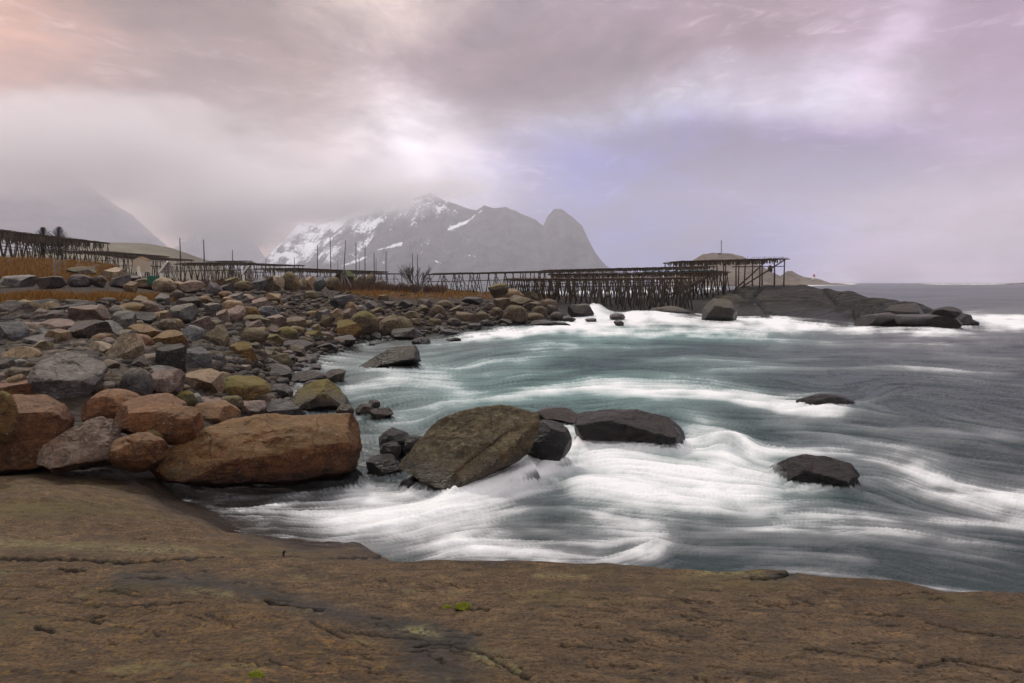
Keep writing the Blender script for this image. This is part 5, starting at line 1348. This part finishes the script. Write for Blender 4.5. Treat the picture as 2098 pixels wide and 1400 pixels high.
SIL_MAIN = [(560, 590), (578, 560), (592, 510), (606, 468), (615, 455), (660, 460), (700, 448), (735, 430), (770, 424), (800, 428), (830, 412), (860, 404), (882, 394), (895, 404), (920, 414), (950, 424), (975, 432), (992, 421), (1012, 427), (1035, 424), (1060, 434), (1082, 444), (1100, 452), (1113, 464), (1122, 443), (1135, 428), (1148, 428), (1172, 444), (1192, 462), (1205, 490), (1218, 515), (1235, 538), (1250, 552), (1285, 566), (1300, 585)]
ridge('mountain', SIL_MAIN, [(560, 3600), (900, 3200), (1110, 2900), (1300, 2700)], 1000, MTN, 'steep snow streaked mountain with a rounded horn at its right end', 5, .085, 620, 130, snow_main)
ridge('mountain', [(405, 600), (420, 520), (440, 440), (470, 430), (490, 455), (503, 468), (516, 500), (528, 520), (542, 545), (560, 590)], [(400, 4700), (560, 4700)], 1200, MTN, 'faint dark spur almost lost in mist left of the snowy mountain', 9, .08, 200, 80, lambda PX, z, zn, nz, nz2, V, yy: .15 + nz2 * .5 - .3 * nz)
ridge('mountain', [(-900, 330), (-300, 320), (60, 330), (130, 352), (175, 376), (205, 398), (235, 420), (270, 440), (292, 462), (308, 482), (322, 500), (345, 530), (370, 590)], [(-900, 3600), (400, 3600)], 1300, MTN, 'dark mountain flank fading into warm mist at the left', 13, .05, 300, 90, lambda PX, z, zn, nz, nz2, V, yy: -.2 + nz2 * .3)
def hill_mat(name, c0, c1, c2, sc):
    m, T = newmat(name)
    g = T.n('ShaderNodeNewGeometry'); pos = g.outputs['Position']
    nz = T.noise(pos, sc, 7, .65, .3); n2 = T.noise(T.mapping(pos, scale=(1, 1, 3)), sc * 4, 5, .7)
    col = T.mix(T.maprange(nz, .35, .65), c0, c1); col = T.mix(T.maprange(n2, .5, .65, 0, .8), col, c2)
    z = T.n('ShaderNodeSeparateXYZ', inp={0: pos}).outputs[2]
    b = T.n('ShaderNodeBump', inp={'Strength': .8, 'Distance': 2.0, 'Height': n2}).outputs[0]
    finish(T, col, .9, b, .1); return m
HILL = hill_mat('hill_turf', (.10, .085, .06), (.165, .145, .10), (.12, .11, .075), .03)
ISLE = hill_mat('island_rock', (.09, .07, .055), (.17, .14, .11), (.19, .125, .075), .06)
ridge('hill', [(40, 560), (120, 512), (180, 500), (230, 497), (300, 499), (350, 508), (385, 520), (410, 534), (450, 560), (520, 590)], [(0, 420), (520, 420)], 220, HILL, 'smooth grassy hill behind the low racks', 21, .03, 200, 60)
ridge('island', [(1360, 592), (1395, 560), (1420, 533), (1440, 521), (1462, 518), (1500, 520), (1522, 526), (1545, 537), (1565, 548), (1585, 560), (1600, 574), (1610, 590)], [(1360, 520), (1610, 520)], 90, ISLE, 'rocky brown island hump behind the platform rack', 25, .08, 260, 70)
ridge('island', [(1592, 590), (1600, 566), (1612, 556), (1622, 555), (1634, 562), (1648, 568), (1668, 570), (1682, 573), (1694, 579), (1702, 581.5), (1712, 580.6), (1722, 581.2), (1726, 586)], [(1590, 640), (1726, 640)], 50, ISLE, 'low rocky islet carrying the red and white beacon', 29, .06, 200, 50)
ridge('skerry', [(2050, 584), (2066, 581), (2085, 579.6), (2110, 579), (2160, 581), (2180, 585)], [(2050, 900), (2180, 900)], 25, ISLE, 'dark low skerry on the horizon at the right edge', 33, .03, 80, 30)
def beacon():
    Y = 632; b = W(1668, 573, Y); root = empty('beacon', b); tag(root, 'tiny red and white light beacon on the rocky islet', 'beacon'); s = Y / F
    MB().tube(b, b + Vector((0, 0, 6 * s)), 2.2 * s, 1.7 * s, 10).build('tower', WHITE, root, True)
    MB().tube(b + Vector((0, 0, 6 * s)), b + Vector((0, 0, 9 * s)), 2.1 * s, 2.1 * s, 10).build('lantern', RED, root, True)
    MB().tube(b + Vector((0, 0, 9 * s)), b + Vector((0, 0, 12 * s)), 1.8 * s, .2 * s, 10).build('cap', RED, root, True)
    MB().bar(b + Vector((-4 * s, 0, 1.5 * s)), b + Vector((-1.5 * s, 0, 1.5 * s)), 3 * s, 3 * s).build('annex', WHITE, root)
beacon()
def mast():
    Y = 515; b = W(1478, 521, Y); root = empty('radio_mast', b); tag(root, 'thin grey radio mast on top of the island hump', 'mast'); s = Y / F
    h = 27 * s
    mb = MB()
    for k in range(3):
        a = k * 2.094; mb.tube(b + Vector((math.cos(a) * 1.3 * s, math.sin(a) * 1.3 * s, 0)), b + Vector((math.cos(a) * .6 * s, math.sin(a) * .6 * s, h)), .3 * s, .25 * s, 5)
    for k in range(10):
        z = h * k / 10; mb.tube(b + Vector((-1.1 * s, 0, z)), b + Vector((1.1 * s, 0, z + h / 10)), .15 * s, .15 * s, 4)
    mb.build('lattice', POLE_MAT, root)
    MB().tube(b + Vector((0, 0, h * .82)), b + Vector((0, 0, h * 1.05)), 1.0 * s, .8 * s, 8).build('antenna', POLE_MAT, root)
    MB().bar(b + Vector((-6 * s, 0, .8 * s)), b + Vector((-2 * s, 0, .8 * s)), 3 * s, 3 * s).build('equipment_hut', WOOD, root)
mast()

# ------------------------------------------------------------------ air
def haze():
    me = bpy.data.meshes.new('haze')
    x0, x1, y0, y1, z0, z1 = -5200, 5200, -300, 5600, -12, 860
    me.from_pydata([(x0, y0, z0), (x1, y0, z0), (x1, y1, z0), (x0, y1, z0), (x0, y0, z1), (x1, y0, z1), (x1, y1, z1), (x0, y1, z1)], [], [(0, 3, 2, 1), (4, 5, 6, 7), (0, 1, 5, 4), (1, 2, 6, 5), (2, 3, 7, 6), (3, 0, 4, 7)])
    m = bpy.data.materials.new('haze'); m.use_nodes = True; T = NT(m.node_tree)
    pv = T.n('ShaderNodeVolumePrincipled'); pv.inputs['Color'].default_value = (.94, .93, 1, 1); pv.inputs['Density'].default_value = 2.3e-4; pv.inputs['Anisotropy'].default_value = .1
    o = T.n('ShaderNodeOutputMaterial'); T.nt.links.new(pv.outputs[0], o.inputs['Volume'])
    tag(link('haze', me, m, smooth=False), 'thin pale sea haze filling the air over the bay', kind='stuff')
haze()
def cloud(px, py, Y, rx, rz, ry, dens, label, seed):
    c = W(px, py, Y); s = Y / F
    v, f = ico(4)
    me = mesh_np('cloud', v * np.array([rx * s, ry, rz * s]), f)
    m = bpy.data.materials.new('cloud'); m.use_nodes = True; T = NT(m.node_tree)
    tc = T.n('ShaderNodeTexCoord').outputs['Object']
    u = T.mapping(tc, scale=(1 / (rx * s), 1 / ry, 1 / (rz * s)))
    r = T.n('ShaderNodeVectorMath', operation='LENGTH', inp={0: u}).outputs['Value']
    nz = T.noise(T.mapping(tc, scale=(1, 1, 1.8), loc=(seed * 97.0, 0, 0)), .0042, 4, .55)
    d = T.math('MULTIPLY', T.maprange(T.math('ADD', r, T.math('MULTIPLY', T.math('SUBTRACT', nz, .5), 1.1)), 1.0, .35), dens)
    pv = T.n('ShaderNodeVolumePrincipled', inp={'Color': (1, .985, .985, 1), 'Density': d, 'Anisotropy': .0})
    o = T.n('ShaderNodeOutputMaterial'); T.nt.links.new(pv.outputs[0], o.inputs['Volume'])
    ob = link('cloud', me, m); ob.location = c
    tag(ob, label, kind='stuff')
cloud(130, 310, 2300, 520, 140, 300, .0065, 'warm low cloud hiding the top of the left mountain flank', 1)
cloud(460, 420, 2700, 230, 115, 300, .0085, 'mist around the faint spur left of the snowy mountain', 2)
cloud(690, 400, 2450, 260, 72, 260, .0085, 'cloud wrapping the upper left shoulder of the snowy mountain', 3)
cloud(900, 385, 2500, 130, 30, 200, .0055, 'thin cloud cap touching the summit of the snowy mountain', 4)

# ------------------------------------------------------------------ sky and sun
SUN_EL, SUN_AZ = math.radians(48), math.radians(-35)          # high, ahead and to the left
def sky():
    w = bpy.data.worlds.new('World'); SC.world = w; w.use_nodes = True
    T = NT(w.node_tree)
    d = T.n('ShaderNodeTexCoord').outputs['Generated']
    sep = T.n('ShaderNodeSeparateXYZ', inp={0: d})
    az = T.math('ARCTAN2', sep.outputs[0], sep.outputs[1])
    el = T.math('ARCSINE', sep.outputs[2])
    warp = T.n('ShaderNodeTexNoise', inp={'Vector': T.mapping(d, scale=(1, 1, 1.6)), 'Scale': 3.2, 'Detail': 5.0, 'Roughness': .55})
    wv = T.n('ShaderNodeVectorMath', operation='SUBTRACT', inp={0: warp.outputs[1], 1: (.5, .5, .5)}).outputs[0]
    wv = T.n('ShaderNodeVectorMath', operation='MULTIPLY', inp={0: wv, 1: (.24, .15, 0)}).outputs[0]
    ae = T.n('ShaderNodeCombineXYZ', inp={0: az, 1: el}).outputs[0]
    P = T.n('ShaderNodeVectorMath', operation='ADD', inp={0: ae, 1: wv}).outputs[0]
    def ang(px, py):
        a = math.atan((px - PX0) / F); return a, math.atan((PY0 - py) / F * math.cos(a))
    def tone(v): return lin(*v)
    sepP = T.n('ShaderNodeSeparateXYZ', inp={0: P})
    az01 = T.maprange(sepP.outputs[0], -.80, .80, 0, 1, False)
    base = T.ramp(az01, [(0, tone((200, 172, 156))), (.25, tone((188, 174, 168))), (.48, tone((190, 182, 184))), (.72, tone((178, 170, 184))), (1, tone((186, 170, 184)))])
    col = base
    def blob(px, py, rx, ry, rot, rgb, s, soft=1.0):
        nonlocal col
        a, e = ang(px, py)
        v = T.mapping(P, loc=(a, e, 0), rot=(0, 0, math.radians(rot)), scale=(rx / F, ry / F, 1), vt='TEXTURE')
        gr = T.n('ShaderNodeTexGradient', gradient_type='SPHERICAL', inp={0: v}).outputs[1]
        col = T.mix(T.maprange(gr, 0, 1, 0, s), col, tone(rgb))
    blob(40, 220, 620, 620, 0, (204, 176, 158), .9)
    blob(420, 130, 380, 330, 20, (152, 138, 133), .95)
    blob(300, 420, 420, 200, 0, (208, 189, 181), .9)
    blob(790, 10, 300, 110, 5, (232, 222, 214), .95)
    blob(1080, 160, 520, 170, -8, (146, 130, 132), 1.0)
    blob(1500, 60, 520, 220, 0, (152, 136, 140), .95)
    blob(620, 330, 330, 170, 0, (206, 198, 195), .9)
    blob(860, 310, 270, 190, -20, (246, 242, 242), 1.0)
    blob(930, 420, 160, 110, -30, (226, 223, 226), .9)
    blob(1330, 235, 430, 95, 7, (205, 205, 213), .9)
    blob(1700, 205, 230, 95, 8, (220, 218, 226), .95)
    blob(1300, 410, 470, 210, 0, (104, 122, 182), 1.0)
    blob(1500, 510, 620, 140, 0, (120, 136, 190), 1.0)
    blob(1760, 318, 560, 105, -3, (114, 102, 146), 1.0)
    blob(1720, 390, 330, 80, 6, (112, 110, 160), .95)
    blob(1900, 70, 230, 80, 48, (222, 212, 222), .95)
    blob(2080, 60, 160, 240, 20, (150, 132, 148), .9)
    blob(2050, 260, 240, 110, 10, (168, 152, 172), .8)
    blob(1990, 440, 300, 120, 5, (208, 198, 210), .95)
    blob(1950, 545, 420, 70, 0, (196, 180, 196), .8)
    # soft broken cloud texture
    n1 = T.noise(T.mapping(d, scale=(1, 1, 2.6)), 3.0, 7, .6, .6)
    n2 = T.noise(T.mapping(d, scale=(1, 1, 2.0), rot=(.1, 0, .3)), 8.5, 6, .6, .4)
    n3 = T.noise(T.mapping(d, scale=(1, 1, 3.4), rot=(0, .18, .6)), 15, 7, .62, .8)
    col = T.mix(T.math('MULTIPLY', T.maprange(n3, .5, .68), T.maprange(n1, .42, .6, 0, .26)), col, tone((232, 226, 230)))
    col = T.mix(T.math('MULTIPLY', T.maprange(n3, .48, .32), T.maprange(n1, .55, .40, 0, .22)), col, tone((120, 112, 124)))
    mul = T.math('ADD', T.maprange(n1, .32, .68, .72, 1.30, False), T.maprange(n2, .32, .68, -.15, .15, False))
    col = T.mix(1.0, col, T.n('ShaderNodeCombineColor', inp={0: mul, 1: mul, 2: mul}).outputs[0], 'MULTIPLY')
    # brighter overcast overhead
    col = T.n('ShaderNodeHueSaturation', inp={'Saturation': 1.35, 'Value': 1.0, 'Color': col}).outputs[0]
    col = T.n('ShaderNodeGamma', inp={0: col, 1: 1.5}).outputs[0]
    col = T.mix(1.0, col, (1.40, 1.37, 1.44), 'MULTIPLY')
    zen = T.maprange(el, .48, 1.0)
    col = T.mix(zen, col, (1.45, 1.44, 1.45))
    behind = T.maprange(T.math('ABSOLUTE', az), 1.0, 2.2)
    col = T.mix(T.math('MULTIPLY', T.math('MULTIPLY', behind, .85), T.maprange(el, -.05, .05)), col, T.mix(T.maprange(el, .1, 1.0), (.30, .29, .29), (1.45, 1.44, 1.45)))
    clouds = T.n('ShaderNodeVectorMath', operation='SCALE', inp={0: col, 'Scale': 10.0}).outputs[0]
    nish = T.n('ShaderNodeTexSky', sky_type='NISHITA', sun_disc=False, sun_elevation=SUN_EL, sun_rotation=SUN_AZ)
    mixed = T.mix(.97, nish.outputs[0], clouds)
    bg = T.n('ShaderNodeBackground', inp={0: mixed, 1: .1})
    o = T.n('ShaderNodeOutputWorld'); T.nt.links.new(bg.outputs[0], o.inputs[0])
    w.cycles.sampling_method = 'MANUAL'; w.cycles.sample_map_resolution = 512
sky()
sd = bpy.data.lights.new('sun', 'SUN'); sd.energy = 2.3; sd.angle = math.radians(10); sd.color = (1, .94, .86)
so = bpy.data.objects.new('sun', sd); COL.objects.link(so)
dirv = Vector((math.sin(SUN_AZ) * math.cos(SUN_EL), math.cos(SUN_AZ) * math.cos(SUN_EL), math.sin(SUN_EL)))
so.rotation_euler = dirv.to_track_quat('Z', 'Y').to_euler(); so.location = (0, 0, 40)

# ------------------------------------------------------------------ camera and render settings
cd = bpy.data.cameras.new('camera'); cam = bpy.data.objects.new('camera', cd); COL.objects.link(cam); SC.camera = cam
cd.sensor_fit = 'HORIZONTAL'; cd.sensor_width = 36; cd.lens = F / 2098 * 36
cd.shift_y = -(700 - PY0) / 2098
cd.clip_start = .05; cd.clip_end = 30000
cam.location = (0, 0, H); cam.rotation_euler = (math.radians(90), 0, 0)
SC.view_settings.view_transform = 'Standard'; SC.view_settings.look = 'None'
SC.view_settings.exposure = 0; SC.view_settings.gamma = 1
SC.cycles.use_denoising = True
try: SC.cycles.denoiser = 'OPENIMAGEDENOISE'
except Exception: pass
SC.cycles.max_bounces = 6; SC.cycles.diffuse_bounces = 3; SC.cycles.glossy_bounces = 2; SC.cycles.transparent_max_bounces = 8; SC.cycles.volume_bounces = 3
SC.cycles.use_adaptive_sampling = True; SC.cycles.adaptive_threshold = .02
SC.cycles.caustics_reflective = False; SC.cycles.caustics_refractive = False
